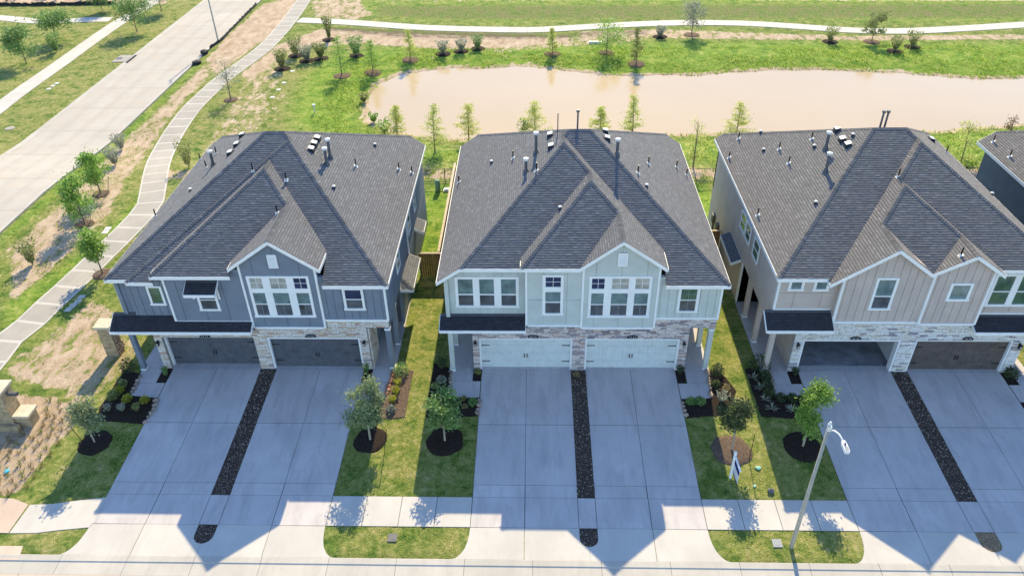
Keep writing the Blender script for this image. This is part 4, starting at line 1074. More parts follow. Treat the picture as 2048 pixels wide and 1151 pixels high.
for p in (45.5, 46.8): b = MB(); b.box(12.58,12.68,p,p+.08,.3,1.6); b.box(12.5,12.68,p-.15,p+.25,1.2,1.8); add('meter_box', b, M['metal_grey'], H3)

# ---------------------------------------------------------------- navy house at the edge
H4 = thing('duplex_house', 'dark navy stucco house beyond the beige duplex, mostly out of view', 'house', (37, 32.5, 0), 'duplex houses along the street')
roof4 = Roof([dict(pl=[pF(6.2, 32.3), pL(6.1, 30.4), pR(6.1, 45), pB(6.8, 49.3)], dom=rect(30.4,45,32.3,49.3))])
build_roof(H4, roof4, 'shingle_warm', 14)
b = MB(); b.box(30.85,44.5,32.75,48.8,0,6.3); add('wall', b, M['navy'], H4)
pipe_vent(H4, roof4, 1986, 284); pipe_vent(H4, roof4, 2019, 314)

# ================================================================ FRONT YARDS
for nm, quads in (('entry_walk', [[(-22.25,-21.05,31.35,32.49),(-22.25,-20.52,29.95,31.35)], [(-9.05,-7.72,31.5,32.49),(-9.53,-7.72,30.1,31.5)], [(-4.62,-3.35,31.6,32.49),(-4.62,-2.89,30.3,31.6)], [(8.47,9.78,31.5,32.49),(7.96,9.78,30.2,31.5)], [(12.75,14.15,31.5,32.49),(12.75,14.73,30.15,31.5)], [(26.42,27.9,31.5,32.49),(25.83,27.9,30.2,31.5)]]),):
    for qs in quads:
        mb = MB()
        for (a, b, c, d) in qs: mb.face(flat(rect(a, b, c, d), .010))
        w_ = struct(nm, mb, M['joint'])
        for (a, b, c, d) in qs: slab(w_, rect(a, b, c, d), M['drive'])
def bed(poly, mat='mulch', lift=.045):
    poly = ccw(poly); P = []
    rr = random.Random(len(BEDS)+3)
    for i, p in enumerate(poly):
        q = poly[(i+1) % len(poly)]; n = max(2, int(math.hypot(q[0]-p[0], q[1]-p[1])/.3))
        for k in range(n): P.append((p[0]+(q[0]-p[0])*k/n+rr.uniform(-.03,.03), p[1]+(q[1]-p[1])*k/n+rr.uniform(-.03,.03)))
    mb = MB(); mb.hexa([(x, y, gz(x, y)-.05) for x, y in P], [(x, y, gz(x, y)+lift) for x, y in P]); o = struct('mulch_bed', mb, M[mat]); BEDS.append(poly)
    bm = bmesh.new(); bm.from_mesh(o.data); bmesh.ops.triangulate(bm, faces=[f for f in bm.faces if len(f.verts) > 4]); bm.to_mesh(o.data); bm.free()
    return o
BEDS = []
b1l = bed(pxpoly((251,739),(199,816),(194,841),(289,847),(314,796),(261,791),(282,748))); b1r = bed(pxpoly((788,739),(827,741),(809,834),(759,838),(757,794),(771,793),(785,747)), 'mulch_brown')
b2l = bed(pxpoly((869,727),(901,737),(901,794),(959,796),(955,832),(906,834),(852,834),(857,793),(862,764))); b2r = bed(pxpoly((1413,738),(1438,741),(1473,782),(1452,829),(1373,836),(1363,799),(1421,797)), 'mulch')
b3l = bed(pxpoly((1490,738),(1535,733),(1549,794),(1613,794),(1611,838),(1523,833),(1505,782))); b3r = bed(rect(25.83,29,29.2,30.2))
for a, b, c, d in ((-21.05,-20.5,31.36,32.5),(-9.55,-9.05,31.5,32.5),(-3.35,-2.89,31.6,32.5),(7.96,8.45,31.5,32.5),(14.17,14.73,31.5,32.5),(25.83,26.4,31.5,32.5)): bed(rect(a, b, c, d), 'mulch', .03)
def rock_mesh(seed, mat):
    rr = random.Random(seed); bm = bmesh.new(); bmesh.ops.create_icosphere(bm, subdivisions=1, radius=1)
    for v in bm.verts: v.co *= rr.uniform(.78, 1.15)
    me = bpy.data.meshes.new('rock'); bm.to_mesh(me); bm.free(); me.materials.append(M[mat]); return me
ROCKS = {m: [rock_mesh(i+60, m) for i in range(5)] for m in ('bed_stone', 'bed_stone_red')}
def edging(bedo, pts, mat, seed, step=.26):
    rr = random.Random(seed); c = [gpx(*p) for p in pts]; P = []
    for i in range(len(c)-1):
        n = max(1, int(math.dist(c[i], c[i+1])/step))
        for k in range(n): t = (k+.5)/n; P.append((c[i][0]+(c[i+1][0]-c[i][0])*t, c[i][1]+(c[i+1][1]-c[i][1])*t))
    for x, y in P:
        s = rr.uniform(.11, .17); inst('edging_stone', ROCKS[mat][rr.randrange(5)], (x+rr.uniform(-.04,.04), y+rr.uniform(-.04,.04), gz(x, y)+s*.45), bedo, (0,0,rr.uniform(0,6)), (s*1.15, s, s*.75))
edging(b1l, ((284,750),(262,789)), 'bed_stone', 1); edging(b1l, ((316,797),(310,815),(290,848)), 'bed_stone', 2)
edging(b1r, ((788,741),(772,792)), 'bed_stone_red', 3); edging(b2l, ((901,740),(901,793)), 'bed_stone', 4); edging(b2l, ((958,798),(955,832)), 'bed_stone', 5)
edging(b2r, ((1414,740),(1422,796)), 'bed_stone', 6); edging(b2r, ((1364,801),(1373,835)), 'bed_stone', 7); edging(b3l, ((1537,738),(1549,793)), 'bed_stone', 8)
def ring(x, y, r, mat, n=22, dome=.09, seed=0, name='mulch_ring'):
    rr = random.Random(seed); mb = MB(); k = 0; mb.v.append((x, y, gz(x, y)+dome)); rads = (.35, .7, .95, 1.0); hs = (.95, .75, .45, -.3)
    wv = [1+rr.uniform(-.06, .06) for _ in range(n)]
    for q, h in zip(rads, hs):
        for i in range(n):
            t = 2*math.pi*i/n; a, b = x+math.cos(t)*r*q*wv[i], y+math.sin(t)*r*q*wv[i]; mb.v.append((a, b, gz(a, b)+dome*h+rr.uniform(-.012,.012)))
    for i in range(n): mb.f.append((0, 1+i, 1+(i+1) % n))
    for L in range(3):
        for i in range(n): a = 1+L*n; mb.f.append((a+i, a+n+i, a+n+(i+1) % n, a+(i+1) % n))
    mb.mi = [0]*len(mb.f); mb.tone = [.5]*len(mb.f); BEDS.append(arc(x, y, r, 0, 340, 12)); return struct(name, mb, M[mat], smooth=True)

# ---------------------------------------------------------------- plants
def leaf(mb, c, s, rr, upb=.4, asp=.55, tone=None):
    n = Vector((rr.gauss(0,1), rr.gauss(0,1), rr.gauss(0,1)+upb)); n = n.normalized() if n.length > 1e-6 else Vector((0,0,1))
    a = n.orthogonal().normalized(); a.rotate(Matrix.Rotation(rr.uniform(0, 6.28), 3, n)); b = n.cross(a)*asp*s; a = a*s; c = Vector(c)
    mb.face([c-a, c+b, c+a, c-b], 0, rr.random() if tone is None else tone)
def tree(name, x, y, h, r, kind, leafm, label, cat='tree', group=None, n=1500, ls=.075, seed=0, lean=(0,0), bark='bark', base=.36, ringm=None, ringr=0, stake=False):
    rr = random.Random(seed*17+3); z0 = gz(x, y); rt_ = thing(name, label, cat, (x, y, z0), group)
    cz0 = h*base; top = Vector((x+lean[0], y+lean[1], z0+h)); P = lambda t: Vector((x+lean[0]*t*t, y+lean[1]*t*t, z0+h*t))
    tk = MB(); rb = max(.025, h*.0125); tk.tube([P(t)-Vector((0,0,.1 if t == 0 else 0)) for t in (0,.25,.5,.75,.92)], [rb*1.25, rb, rb*.75, rb*.45, rb*.15], 6)
    cr = MB(); cl = []
    if kind == 'cypress':
        nb = int(26+h*7)
        for i in range(nb):
            t = base*.55+(1-base*.55)*(i+.5)/nb; L = r*(1.02-t)**.75*1.12*rr.uniform(.55,1.08); a = rr.uniform(0, 6.28); p0 = P(min(t,.97)); tip = p0+Vector((math.cos(a)*L, math.sin(a)*L, L*rr.uniform(.10,.5)))
            tk.tube([p0, (p0+tip)/2+Vector((0,0,-.03)), tip], [rb*.22, rb*.15, rb*.06], 3, cap=False)
            m = max(3, int(n/nb*(.4+L/r)))
            for k in range(m):
                u = rr.uniform(.15, 1.05); q = p0+(tip-p0)*u+Vector((rr.gauss(0,.09*r+.03), rr.gauss(0,.09*r+.03), rr.gauss(0,.05)-.02)); leaf(cr, q, ls*rr.uniform(.6,1.2), rr, .2, .35)
    elif kind == 'round':
        nc = 26
        for i in range(nc):
            while True:
                d = Vector((rr.uniform(-1,1), rr.uniform(-1,1), rr.uniform(-1,1)))
                if .25 < d.length < 1: break
            d = d*(1/max(d.length,.01))*rr.uniform(.45,.98)
            wz = 1-.25*max(0, d.z)
            cl.append(Vector((x+lean[0]*.7+d.x*r*wz, y+lean[1]*.7+d.y*r*wz, z0+(cz0+h)/2+d.z*(h-cz0)/2*.93)))
    elif kind == 'tall':
        for i in range(30):
            t = rr.uniform(base, .93); w = r*math.sin(math.pi*min(1, (t-base)/(1-base)*.80+.16))**.7; a = rr.uniform(0, 6.28); u = w*rr.uniform(.35,.95); p = P(t); cl.append(p+Vector((math.cos(a)*u, math.sin(a)*u, 0)))
    elif kind == 'open':
        for i in range(22):
            t = rr.uniform(base, .92); w = r*rr.uniform(.3, 1.05)*(1.15-t*.55); a = rr.uniform(0, 6.28); p = P(t); cl.append(p+Vector((math.cos(a)*w, math.sin(a)*w, rr.uniform(-.1,.25))))
    for c in cl:
        t = max(base*.8, min(.9, (c.z-z0)/h-.14)); p0 = P(t); tk.tube([p0, (p0+c)/2+Vector((0,0,.03)), c], [rb*.34, rb*.22, rb*.07], 4, cap=False)
        m = max(4, int(n/len(cl)*rr.uniform(.6,1.4))); cs = r*(.24 if kind != 'open' else .20)*rr.uniform(.75,1.3); tb = rr.uniform(-.18,.18)
        for k in range(m):
            q = c+Vector((rr.gauss(0,1), rr.gauss(0,1), rr.gauss(0,.8)))*cs; leaf(cr, q, ls*rr.uniform(.6,1.25), rr, .5, .55, min(1, max(0, rr.random()*.75+.12+tb)))
    add('trunk', tk, M[bark], rt_); add('crown', cr, M[leafm], rt_, tone=True)
    if ringm: ring(x, y, ringr, ringm, seed=seed)
    return rt_
def shrub(name, x, y, r, h, leafm, label, group=None, n=260, ls=.06, seed=0, cat='shrub', kind='ball', lift=.04):
    rr = random.Random(seed*13+5); z0 = gz(x, y)+lift; rt_ = thing(name, label, cat, (x, y, z0), group); st = MB(); fo = MB()
    if kind == 'spiky':
        for i in range(22):
            a = rr.uniform(0, 6.28); el = rr.uniform(.25, 1.25); L = r*rr.uniform(.8, 1.2); d = Vector((math.cos(a)*math.cos(el), math.sin(a)*math.cos(el), math.sin(el))); b = Vector((-math.sin(a), math.cos(a), 0))*.028; p = Vector((x, y, z0))
            m = p+d*L*.6; tip = p+d*L-Vector((0,0,.05)); fo.face([p-b*.5, m-b, tip, m+b, p+b*.5], 0, rr.random())
    else:
        ns = 7
        for i in range(ns):
            a = 6.28*i/ns+rr.uniform(-.4,.4); q = Vector((x+math.cos(a)*r*.55, y+math.sin(a)*r*.55, z0+h*rr.uniform(.45,.75))); st.tube([(x, y, z0-.06), ((x+q.x)/2, (y+q.y)/2, z0+h*.3), q], [.018,.012,.005], 4, cap=False)
        for i in range(n):
            if kind == 'up': a = rr.uniform(0,6.28); t = rr.random(); w = r*(.25+.75*t)*rr.random()**.5; p = (x+math.cos(a)*w, y+math.sin(a)*w, z0+h*(.12+.9*t))
            else:
                d = Vector((rr.gauss(0,1), rr.gauss(0,1), abs(rr.gauss(0,1))*.9-.15)).normalized()*rr.uniform(.55,1.08); p = (x+d.x*r, y+d.y*r, z0+h*.18+max(0,d.z)*h*.85)
            leaf(fo, p, ls*rr.uniform(.6,1.3), rr, .7, .55)
    if st.v: add('stem', st, M['bark'], rt_)
    add('foliage', fo, M[leafm], rt_, tone=True); return rt_

def tpx(px, py, tx, ty, r, **k):
    x, y = gpx(px, py); X, z = onplane(tx, ty, y); return x, y, max(.6, z-gz(x, y)), X-x
# five young trees of the front lawns
FR = 'young trees on the front lawns'
for (p, t, r, kind, lm, lab, rm, rx, n, ls, base) in [
    ((190,885),(165,795),.82,'round','leaf_grey','slender olive green young tree by the stone entry monument','mulch',.85,3200,.066,.30),
    ((741,880),(727,757),1.0,'open','leaf_grey','feathery grey green young tree beside the blue duplex driveway','mulch',.88,5200,.066,.26),
    ((890,882),(880,773),.85,'tall','leaf_mid','broad leaved young tree on lawn beside mint duplex driveway','mulch',.98,3600,.082,.27),
    ((1463,900),(1465,787),.82,'round','leaf_dark','dark leaved young tree in brown mulch behind the yard sign','mulch_brown',1.02,3300,.07,.30),
    ((1605,893),(1650,762),.82,'tall','leaf_bright','bright green upright young tree beside the curved street lamp','mulch',.98,4200,.076,.22)]:
    x, y, h, lx = tpx(*p, *t, r)
    if lx < -.5: lx = -.3
    h *= .95; base += .09; r *= .9
    tree('lawn_tree', x, y, h, r, kind, lm, lab, 'tree', FR, n, ls, seed=int(p[0]), lean=(lx*.6, 0), bark='bark_pale', base=base, ringm=rm, ringr=rx)
# shrubs of the beds
SB = [ # px, py, r, h, leaf, kind, label key
 (259,742,.42,.85,'leaf_dark','ball','1d'),(247,772,.26,.42,'leaf_olive','ball','1o'),(228,796,.34,.5,'leaf_olive','ball','1o'),(240,784,.26,.4,'leaf_yellow','ball','1y'),(256,801,.27,.4,'leaf_yellow','ball','1y'),(291,804,.26,.4,'leaf_yellow','ball','1y'),(246,822,.26,.42,'leaf_silver','up','1s'),(275,822,.24,.45,'leaf_olive','up','1o'),(219,821,.24,.4,'leaf_silver','up','1s'),
 (333,751,.22,.55,'leaf_mid','up','1p'),
 (803,748,.42,.75,'leaf_mid','ball','2g'),(797,772,.25,.45,'leaf_yellow','up','2y'),(793,789,.27,.45,'leaf_yellow','up','2y'),(786,806,.27,.45,'leaf_yellow','up','2y'),(783,822,.24,.35,'leaf_silver','ball','2s'),(734,750,.24,.75,'leaf_mid','up','2p'),
 (884,738,.42,.8,'leaf_dark','up','3d'),(883,764,.28,.4,'leaf_silver','ball','3s'),(870,774,.2,.3,'leaf_olive','ball','3s2'),(946,808,.26,.35,'leaf_mid','ball','3g'),(931,815,.14,.22,'leaf_straw','ball','3t'),(911,814,.16,.25,'leaf_straw','ball','3t'),(927,799,.16,.22,'leaf_olive','ball','3g'),(955,747,.18,.3,'leaf_olive','ball','3p'),
 (1153,752,.2,.25,'leaf_straw','ball','3c'),
 (1434,748,.36,.7,'leaf_dark','ball','4d'),(1430,772,.26,.4,'leaf_dark','ball','4d'),(1399,806,.3,.38,'leaf_mid','ball','4g'),(1381,806,.26,.36,'leaf_mid','ball','4g'),(1443,803,.42,.6,'leaf_silver','up','4s'),(1452,783,.26,.35,'leaf_straw','up','4t'),(1359,748,.26,.5,'leaf_dark','up','4p'),
 (1519,738,.58,1.05,'leaf_dark','ball','5d'),(1528,757,.34,.5,'leaf_dark','ball','5h'),(1533,775,.32,.45,'leaf_dark','ball','5h'),(1537,790,.3,.42,'leaf_dark','ball','5h'),(1561,799,.28,.4,'leaf_dark','ball','5h'),(1583,800,.28,.4,'leaf_dark','ball','5h'),(1604,802,.28,.4,'leaf_dark','ball','5h'),
 (1505,757,.42,0,'leaf_silver','spiky','5a'),(1520,778,.46,0,'leaf_silver','spiky','5a'),(1529,800,.36,0,'leaf_silver','spiky','5a'),(1543,819,.46,0,'leaf_silver','spiky','5a'),(1581,822,.46,0,'leaf_silver','spiky','5a'),(1589,751,.26,.45,'leaf_dark','up','5p'),(2021,752,.4,.55,'leaf_dark','ball','6p')]
LB = {'1d':'rounded dark shrub beside the blue duplex porch column','1o':'small olive shrub in the mulch bed under the blue porch roof','1y':'small yellow green shrub in the mulch bed under the blue porch roof','1s':'pale silvery shrub in the mulch bed under the blue porch roof','1p':'small green plant beside the blue duplex stone pillar and lantern','2g':'leafy green shrub at the head of the red edged bed','2y':'bright yellow green shrub in the red stone edged bed','2s':'pale low shrub at the foot of the red edged bed','2p':'upright narrow shrub between blue garage door and entry walk','3d':'dark upright shrub in the bed beside the mint porch column','3s':'blue grey shrub in the bed beside the mint entry walk','3s2':'tiny olive shrub in the bed beside the mint entry walk','3g':'low green shrub in the small bed beside mint driveway','3t':'tiny straw coloured shrub in the small bed beside mint driveway','3p':'small olive plant below the mint duplex wall lantern','3c':'small straw plant in the gravel strip between mint garage doors','4d':'dark leafy shrub in stone edged bed beside mint duplex','4g':'low green shrub in the shaded bed below the mint entry walk','4s':'pale flowering shrub behind the dark leaved young tree','4t':'dry straw shrub in the brown mulch by the mint duplex','4p':'dark shrub in the slot beside mint duplex stone pillar','5d':'large round dark shrub beside the beige duplex porch','5h':'low dark hedge shrub lining the beige duplex entry walk','5a':'spiky silver agave in the bed beside the beige duplex','5p':'small dark plant in the slot beside the open garage','6p':'low dark shrub beside the brown garage door'}
for i, (px, py, r, h, lm, kd, key) in enumerate(SB):
    x, y = gpx(px, py); same = sum(1 for s in SB if s[6] == key) > 1
    shrub('agave' if kd == 'spiky' else 'bed_shrub', x, y, r, h, lm, LB[key], ('shrubs '+LB[key]) if same else None, n=int(220+500*r), ls=.05+.02*r, seed=i, cat='agave' if kd == 'spiky' else 'shrub', kind=kd)

# tree stakes, bare poles leaning beside the lawn trees
def pole(px, py, tx, ty, label, rad=.018, mat='iron', group=None, cat='stake', name='tree_stake', hgt=1.3):
    x, y = gpx(px, py); X, z = onplane(tx, ty, y); z0 = gz(x, y); mb = MB(); hh = min(max(.5, z-z0), 2.2); o = Vector((x, y, z0)); t_ = Vector((X, y, z0+hh))
    n = 5; mb.tube([o-Vector((0,0,.15))]+[o+(t_-o)*k/n for k in range(1, n+1)], rad, 6); rt_ = add(name, mb, M[mat]); tag(rt_, label, cat, group); return rt_
pole(769,901,773,857,'thin dark stake beside the feathery tree mulch ring'); pole(1498,918,1510,868,'leaning dark stake beside the brown mulch ring'); pole(167,884,143,856,'leaning dark stake beside the olive tree mulch ring')

# ---------------------------------------------------------------- street lamp
def street_lamp(x, y, ztop, label, arm=True, rb=.095):
    z0 = gz(x, y); rt_ = thing('street_lamp', label, 'street lamp', (x, y, z0), 'street lamps')
    mb = MB(); mb.tube([(x,y,z0-.2),(x,y,z0+.3),(x,y,ztop)], [rb*1.1, rb, rb*.62], 12); p = add('pole', mb, M['lamp_pole'], rt_, smooth=True)
    mb = MB(); mb.tube([(x,y,ztop-.02),(x,y,ztop+.12)], [.085,.03], 10); mb.box(x-.05,x+.09,y-.07,y+.05,ztop-.35,ztop-.1); add('pole_cap', mb, M['lamp_white'], p)
    if arm:
        mb = MB(); A = [(x+.04,y-.03,ztop-.3),(x+.16,y-.16,ztop-.2),(x+.27,y-.34,ztop-.19),(x+.33,y-.52,ztop-.24),(x+.35,y-.66,ztop-.28)]
        mb.tube(A, .034, 8); add('arm', mb, M['lamp_white'], rt_, smooth=True)
        hx, hy, hz = x+.35, y-.64, ztop-.28; mb = MB(); K = .62
        out = [(a*K, b*K) for a, b in ((-.09,.05),(.09,.05),(.17,-.25),(.17,-.82),(.11,-.9),(-.11,-.9),(-.17,-.82),(-.17,-.25))]
        mb.hexa([(hx+a, hy+b, hz-.06+b*.05) for a, b in out][::-1], [(hx+a*.9, hy+b*.97, hz+.06+b*.05) for a, b in out][::-1]); hd = add('lamp_head', mb, M['lamp_white'], rt_)
        b = MB(); b.hexa([(hx-.07,hy-.5,hz+.0),(hx+.07,hy-.5,hz+.0),(hx+.07,hy-.3,hz+.02),(hx-.07,hy-.3,hz+.02)], [(hx-.07,hy-.5,hz+.048),(hx+.07,hy-.5,hz+.048),(hx+.07,hy-.3,hz+.058),(hx-.07,hy-.3,hz+.058)]); add('heat_sink', b, M['lens'], hd)
        b = MB(); b.tube([(hx,hy-.2,hz+.03),(hx,hy-.2,hz+.12)], .04, 8); add('photocell', b, M['sign_blue'], hd)
lx, ly = gpx(1582, 1094); street_lamp(lx, ly, 7.2, 'tall concrete street lamp with curved white arm over the street')
lx, ly = gpx(437, 85); street_lamp(lx, ly, 9.0, 'far street lamp pole beside the wide concrete side road', rb=.1)

# ---------------------------------------------------------------- yard sign, litter, ground boxes
sx, sy = gpx(1460, 955); z0 = gz(sx, sy); sg = thing('yard_sign', 'white real estate sign post with hanging panel on the lawn', 'sign', (sx, sy, z0))
b = MB(); b.box(sx-.05,sx+.05,sy-.05,sy+.05,z0-.2,z0+1.75); b.box(sx-.065,sx+.065,sy-.065,sy+.065,z0+1.751,z0+1.8); add('post', b, M['paint_white'], sg)
def rot_box(cx, cy, ang, l0, l1, th, za, zb):
    d = (math.cos(ang), math.sin(ang)); n = (-d[1]*th/2, d[0]*th/2); q = [(cx+d[0]*l0-n[0], cy+d[1]*l0-n[1]), (cx+d[0]*l1-n[0], cy+d[1]*l1-n[1]), (cx+d[0]*l1+n[0], cy+d[1]*l1+n[1]), (cx+d[0]*l0+n[0], cy+d[1]*l0+n[1])]
    return [(a, c, za) for a, c in q], [(a, c, zb) for a, c in q]
ag = R(-88); b = MB(); b.hexa(*rot_box(sx, sy, ag, .05, 1.0, .07, z0+1.55, z0+1.64)); add('arm', b, M['paint_white'], sg)
b = MB(); b.hexa(*rot_box(sx, sy, ag, .16, .92, .02, z0+.62, z0+1.42)); pn = add('panel', b, M['sign_face'], sg)
b = MB(); b.hexa(*rot_box(sx, sy, ag, .16, .92, .026, z0+1.2, z0+1.42)); b.hexa(*rot_box(sx, sy, ag, .16, .92, .026, z0+.62, z0+.72)); add('printed_band', b, M['sign_blue'], pn)
b = MB(); b.hexa(*rot_box(sx, sy, ag, .25, .27, .012, z0+1.42, z0+1.55)); b.hexa(*rot_box(sx, sy, ag, .8, .82, .012, z0+1.42, z0+1.55)); add('hanger', b, M['iron'], sg)
def blob(px, py, s, mat, name, label, cat, sz=.5, seed=1):
    x, y = gpx(px, py); me = rock_mesh(seed, mat); o = inst(name, me, (x, y, gz(x, y)+s*sz*.6), None, (0,0,seed), (s, s*.8, s*sz)); tag(o, label, cat); return o
blob(1516, 936, .16, 'litter_green', 'litter', 'crumpled pale green litter on the lawn by the yard sign', 'litter', .5, 3)
blob(1509, 972, .10, 'litter_green', 'litter', 'small pale scrap on the lawn below the crumpled green litter', 'litter', .5, 4)
blob(14, 943, .17, 'litter_blue', 'litter', 'bright blue litter on the bare soil by the entry monument', 'litter', .5, 5)
blob(1541, 983, .2, 'metal_grey', 'rock', 'grey rock at the lawn edge by the sidewalk near the lamp', 'rock', .7, 6)
def lid(px, py, s, mat, name, label, cat, group=None, rot=0, th=.05):
    x, y = gpx(px, py); z = gz(x, y); mb = MB(); k = s/2; mb.hexa([(x-k,y-k,z-.08),(x+k,y-k,z-.08),(x+k,y+k,z-.08),(x-k,y+k,z-.08)], [(x-k,y-k,z+th),(x+k,y-k,z+th),(x+k,y+k,z+th),(x-k,y+k,z+th)])
    mb.box(x-k*.55,x+k*.55,y-k*.55,y+k*.55,z+th-.01,z+th+.006); o = add(name, mb, M[mat]); tag(o, label, cat, group); return o
lid(785, 1075, .42, 'metal_grey', 'meter_lid', 'square grey meter lid in the verge between blue and mint drives', 'utility cover'); lid(1554, 1086, .42, 'lens', 'meter_lid', 'square pale meter lid in the verge beside the street lamp', 'utility cover')
for p in ((137,619),(146,611),(156,603),(163,594)): lid(*p, .42, 'walk', 'paving_pad', 'pale concrete pad in a row beside the curving walk', 'paving pad', 'pads beside the curving walk', th=.03)
for p in ((216,457),(211,464)): lid(*p, .42, 'pad', 'paving_pad', 'pale concrete pad on bare soil between staked trees and walk', 'paving pad', 'pads on the bare soil', th=.03)
for p in ((98,178),(106,172),(114,167)): lid(*p, .4, 'pad', 'paving_pad', 'small pale pad on the yellow verge across the side road', 'paving pad', 'pads across the side road', th=.04)
for p in ((545,195),(557,180),(568,166),(585,143)): lid(*p, .4, 'pad', 'paving_pad', 'pale pad in a line at the edge of the bright weeds', 'paving pad', 'pads by the weeds', th=.05)
for p in ((1181,87),(1187,87),(1193,87),(1200,87)): lid(*p, .38, 'vent_white', 'bank_marker', 'small white block in a row on the far bank', 'marker', 'white blocks on the far bank', th=.25)
x, y = gpx(630, 225); b = MB(); b.tube([(x,y,gz(x,y)-.1),(x,y,gz(x,y)+.7)], .05, 8); b.box(x-.12,x+.12,y-.12,y+.12,gz(x,y)+.65,gz(x,y)+.85); tag(add('sprinkler_post', b, M['vent_white']), 'small white post standing in the bright weeds by the pond', 'post')
# pedestal and box behind the houses
x, y = -7.52, 53.6; b = MB(); b.tube([(x,y,-.2),(x,y,.95),(x,y,1.02)], [.22,.2,.1], 12); tag(add('utility_pedestal', b, M['utility_green'], smooth=True), 'pale green utility pedestal on the back lawn by iron fence', 'utility pedestal')
b = MB(); b.box(-7.1,-6.6,53.5,54.0,-.2,.12); b.box(-7.02,-6.68,53.58,53.92,.12,.2); tag(add('utility_box', b, M['vent_white']), 'low white utility box on the back lawn beside green pedestal', 'utility box')

# ---------------------------------------------------------------- fences
def picket_fence(label, runs, h=1.83):
    rt_ = thing('wooden_fence', label, 'fence', (runs[0][0], runs[0][1], 0), 'wooden fences between the duplexes')
    pm = MB(); pm.box(-.068,.068,-.009,.009,0,h-.02); pm.v = pm.v; pme = pm.mesh('picket', [M['fence_wood']])
    for (x0, y0, x1, y1) in runs:
        L = math.hypot(x1-x0, y1-y0); n = int(L/.143); a = math.atan2(y1-y0, x1-x0)
        for i in range(n): t = (i+.5)/n; inst('picket', pme, (x0+(x1-x0)*t, y0+(y1-y0)*t, gz(x0, y0)-.02+.01*((i*7) % 3)), rt_, (0,0,a))
        nx, ny = -math.sin(a)*.04, math.cos(a)*.04
        for z in (.3, .95, 1.6):
            b = MB(); b.hexa([(x0+nx*.3,y0+ny*.3,z),(x1+nx*.3,y1+ny*.3,z),(x1+nx,y1+ny,z),(x0+nx,y0+ny,z)], [(x0+nx*.3,y0+ny*.3,z+.09),(x1+nx*.3,y1+ny*.3,z+.09),(x1+nx,y1+ny,z+.09),(x0+nx,y0+ny,z+.09)]); add('rail', b, M['fence_grey'], rt_)
        b = MB(); w = 2.0; b.hexa([(x0-nx*w,y0-ny*w,h-.015),(x1-nx*w,y1-ny*w,h-.015),(x1+nx*w,y1+ny*w,h-.015),(x0+nx*w,y0+ny*w,h-.015)], [(x0-nx*w,y0-ny*w,h+.02),(x1-nx*w,y1-ny*w,h+.02),(x1+nx*w,y1+ny*w,h+.02),(x0+nx*w,y0+ny*w,h+.02)]); add('cap_rail', b, M['fence_grey'], rt_)
        m = max(1, int(L/2.4))
        for i in range(m+1): t = i/m; X, Y_ = x0+(x1-x0)*t+nx*2, y0+(y1-y0)*t+ny*2; b = MB(); b.box(X-.045,X+.045,Y_-.045,Y_+.045,-.3,h-.02); add('post', b, M['fence_grey'], rt_)
picket_fence('brown wooden fence and gate between blue and mint duplexes', [(-7.45,41.8,-4.75,41.8),(-6.18,42.0,-6.18,54.9)])
picket_fence('brown wooden fence between mint and beige duplexes', [(9.9,44.6,12.6,44.6)])
fx0, fx1, fy = -24.0, 46.0, 55.15; rt_ = thing('iron_fence', 'thin dark iron fence along the back of the lots', 'fence', (fx0, fy, gz(0, fy)))
zf = gz(0, fy); n = int((fx1-fx0)/2.4); pk = MB()
for i in range(n+1):
    x = fx0+(fx1-fx0)*i/n; b = MB(); b.box(x-.035,x+.035,fy-.035,fy+.035,zf-.3,zf+1.35); add('post', b, M['iron'], rt_)
    if i < n:
        for k in range(1, 20): xx = x+(fx1-fx0)/n*k/20; pk.box(xx-.010,xx+.010,fy-.010,fy+.010,zf+.08,zf+1.24)
for z in (zf+.12, zf+1.22): b = MB(); b.box(fx0,fx1,fy-.018,fy+.018,z,z+.035); add('rail', b, M['iron'], rt_)
add('bars', pk, M['iron'], rt_, kind='stuff')

# ---------------------------------------------------------------- stone entry monument and pillar
def block_pile(root, x0, x1, y0, y1, z0, z1, seed, mat='limestone', hs=(.26,.34)):
    rr = random.Random(seed); z = z0
    while z < z1-.05:
        h = min(rr.uniform(*hs), z1-z); 
        if z1-(z+h) < .12: h = z1-z
        xs = [x0]; w = x1-x0; m = max(1, round(w/.55)); cuts = sorted(rr.uniform(.25,.75) if m == 2 else (k+1)/m+rr.uniform(-.08,.08) for k in range(m-1)); xs += [x0+w*c for c in cuts]+[x1]
        for i in range(len(xs)-1): j = rr.uniform(0,.018); b = MB(); b.box(xs[i]+.006, xs[i+1]-.006, y0-j, y1+j, z+.006, z+h-.006); add('stone_block', b, M[mat], root)
        z += h
mx, my = -27.05, 28.2; zm = gz(mx, my); mo = thing('entry_monument', 'tan limestone entry monument with stepped wings and pale caps', 'monument', (mx, my, zm))
block_pile(mo, -28.0, -27.1, 27.95, 28.85, zm-.2, 2.2, 1); block_pile(mo, -27.09, -26.3, 28.05, 28.75, zm-.2, .55, 2); block_pile(mo, -29.6, -28.01, 28.05, 28.75, zm-.2, .55, 3); block_pile(mo, -28.25, -26.85, 27.7, 27.94, zm-.2, .2, 4)
for (a, b_, c, d, z) in ((-28.12,-26.98,27.83,28.97,2.2),(-27.07,-26.2,27.95,28.85,.55),(-29.7,-28.14,27.95,28.85,.55)): b = MB(); b.box(a,b_,c,d,z,z+.13); add('cap_stone', b, M['limestone_cap'], mo)
b = MB(); b.box(-27.08,-26.55,28.35,28.5,1.75,1.95); add('name_panel', b, M['metal_grey'], mo)
pxx, pyy = -24.45, 33.9; zp = gz(pxx, pyy); pr = thing('stone_pillar', 'tan stone pillar with pale cap beside the blue duplex porch', 'pillar', (pxx, pyy, zp))
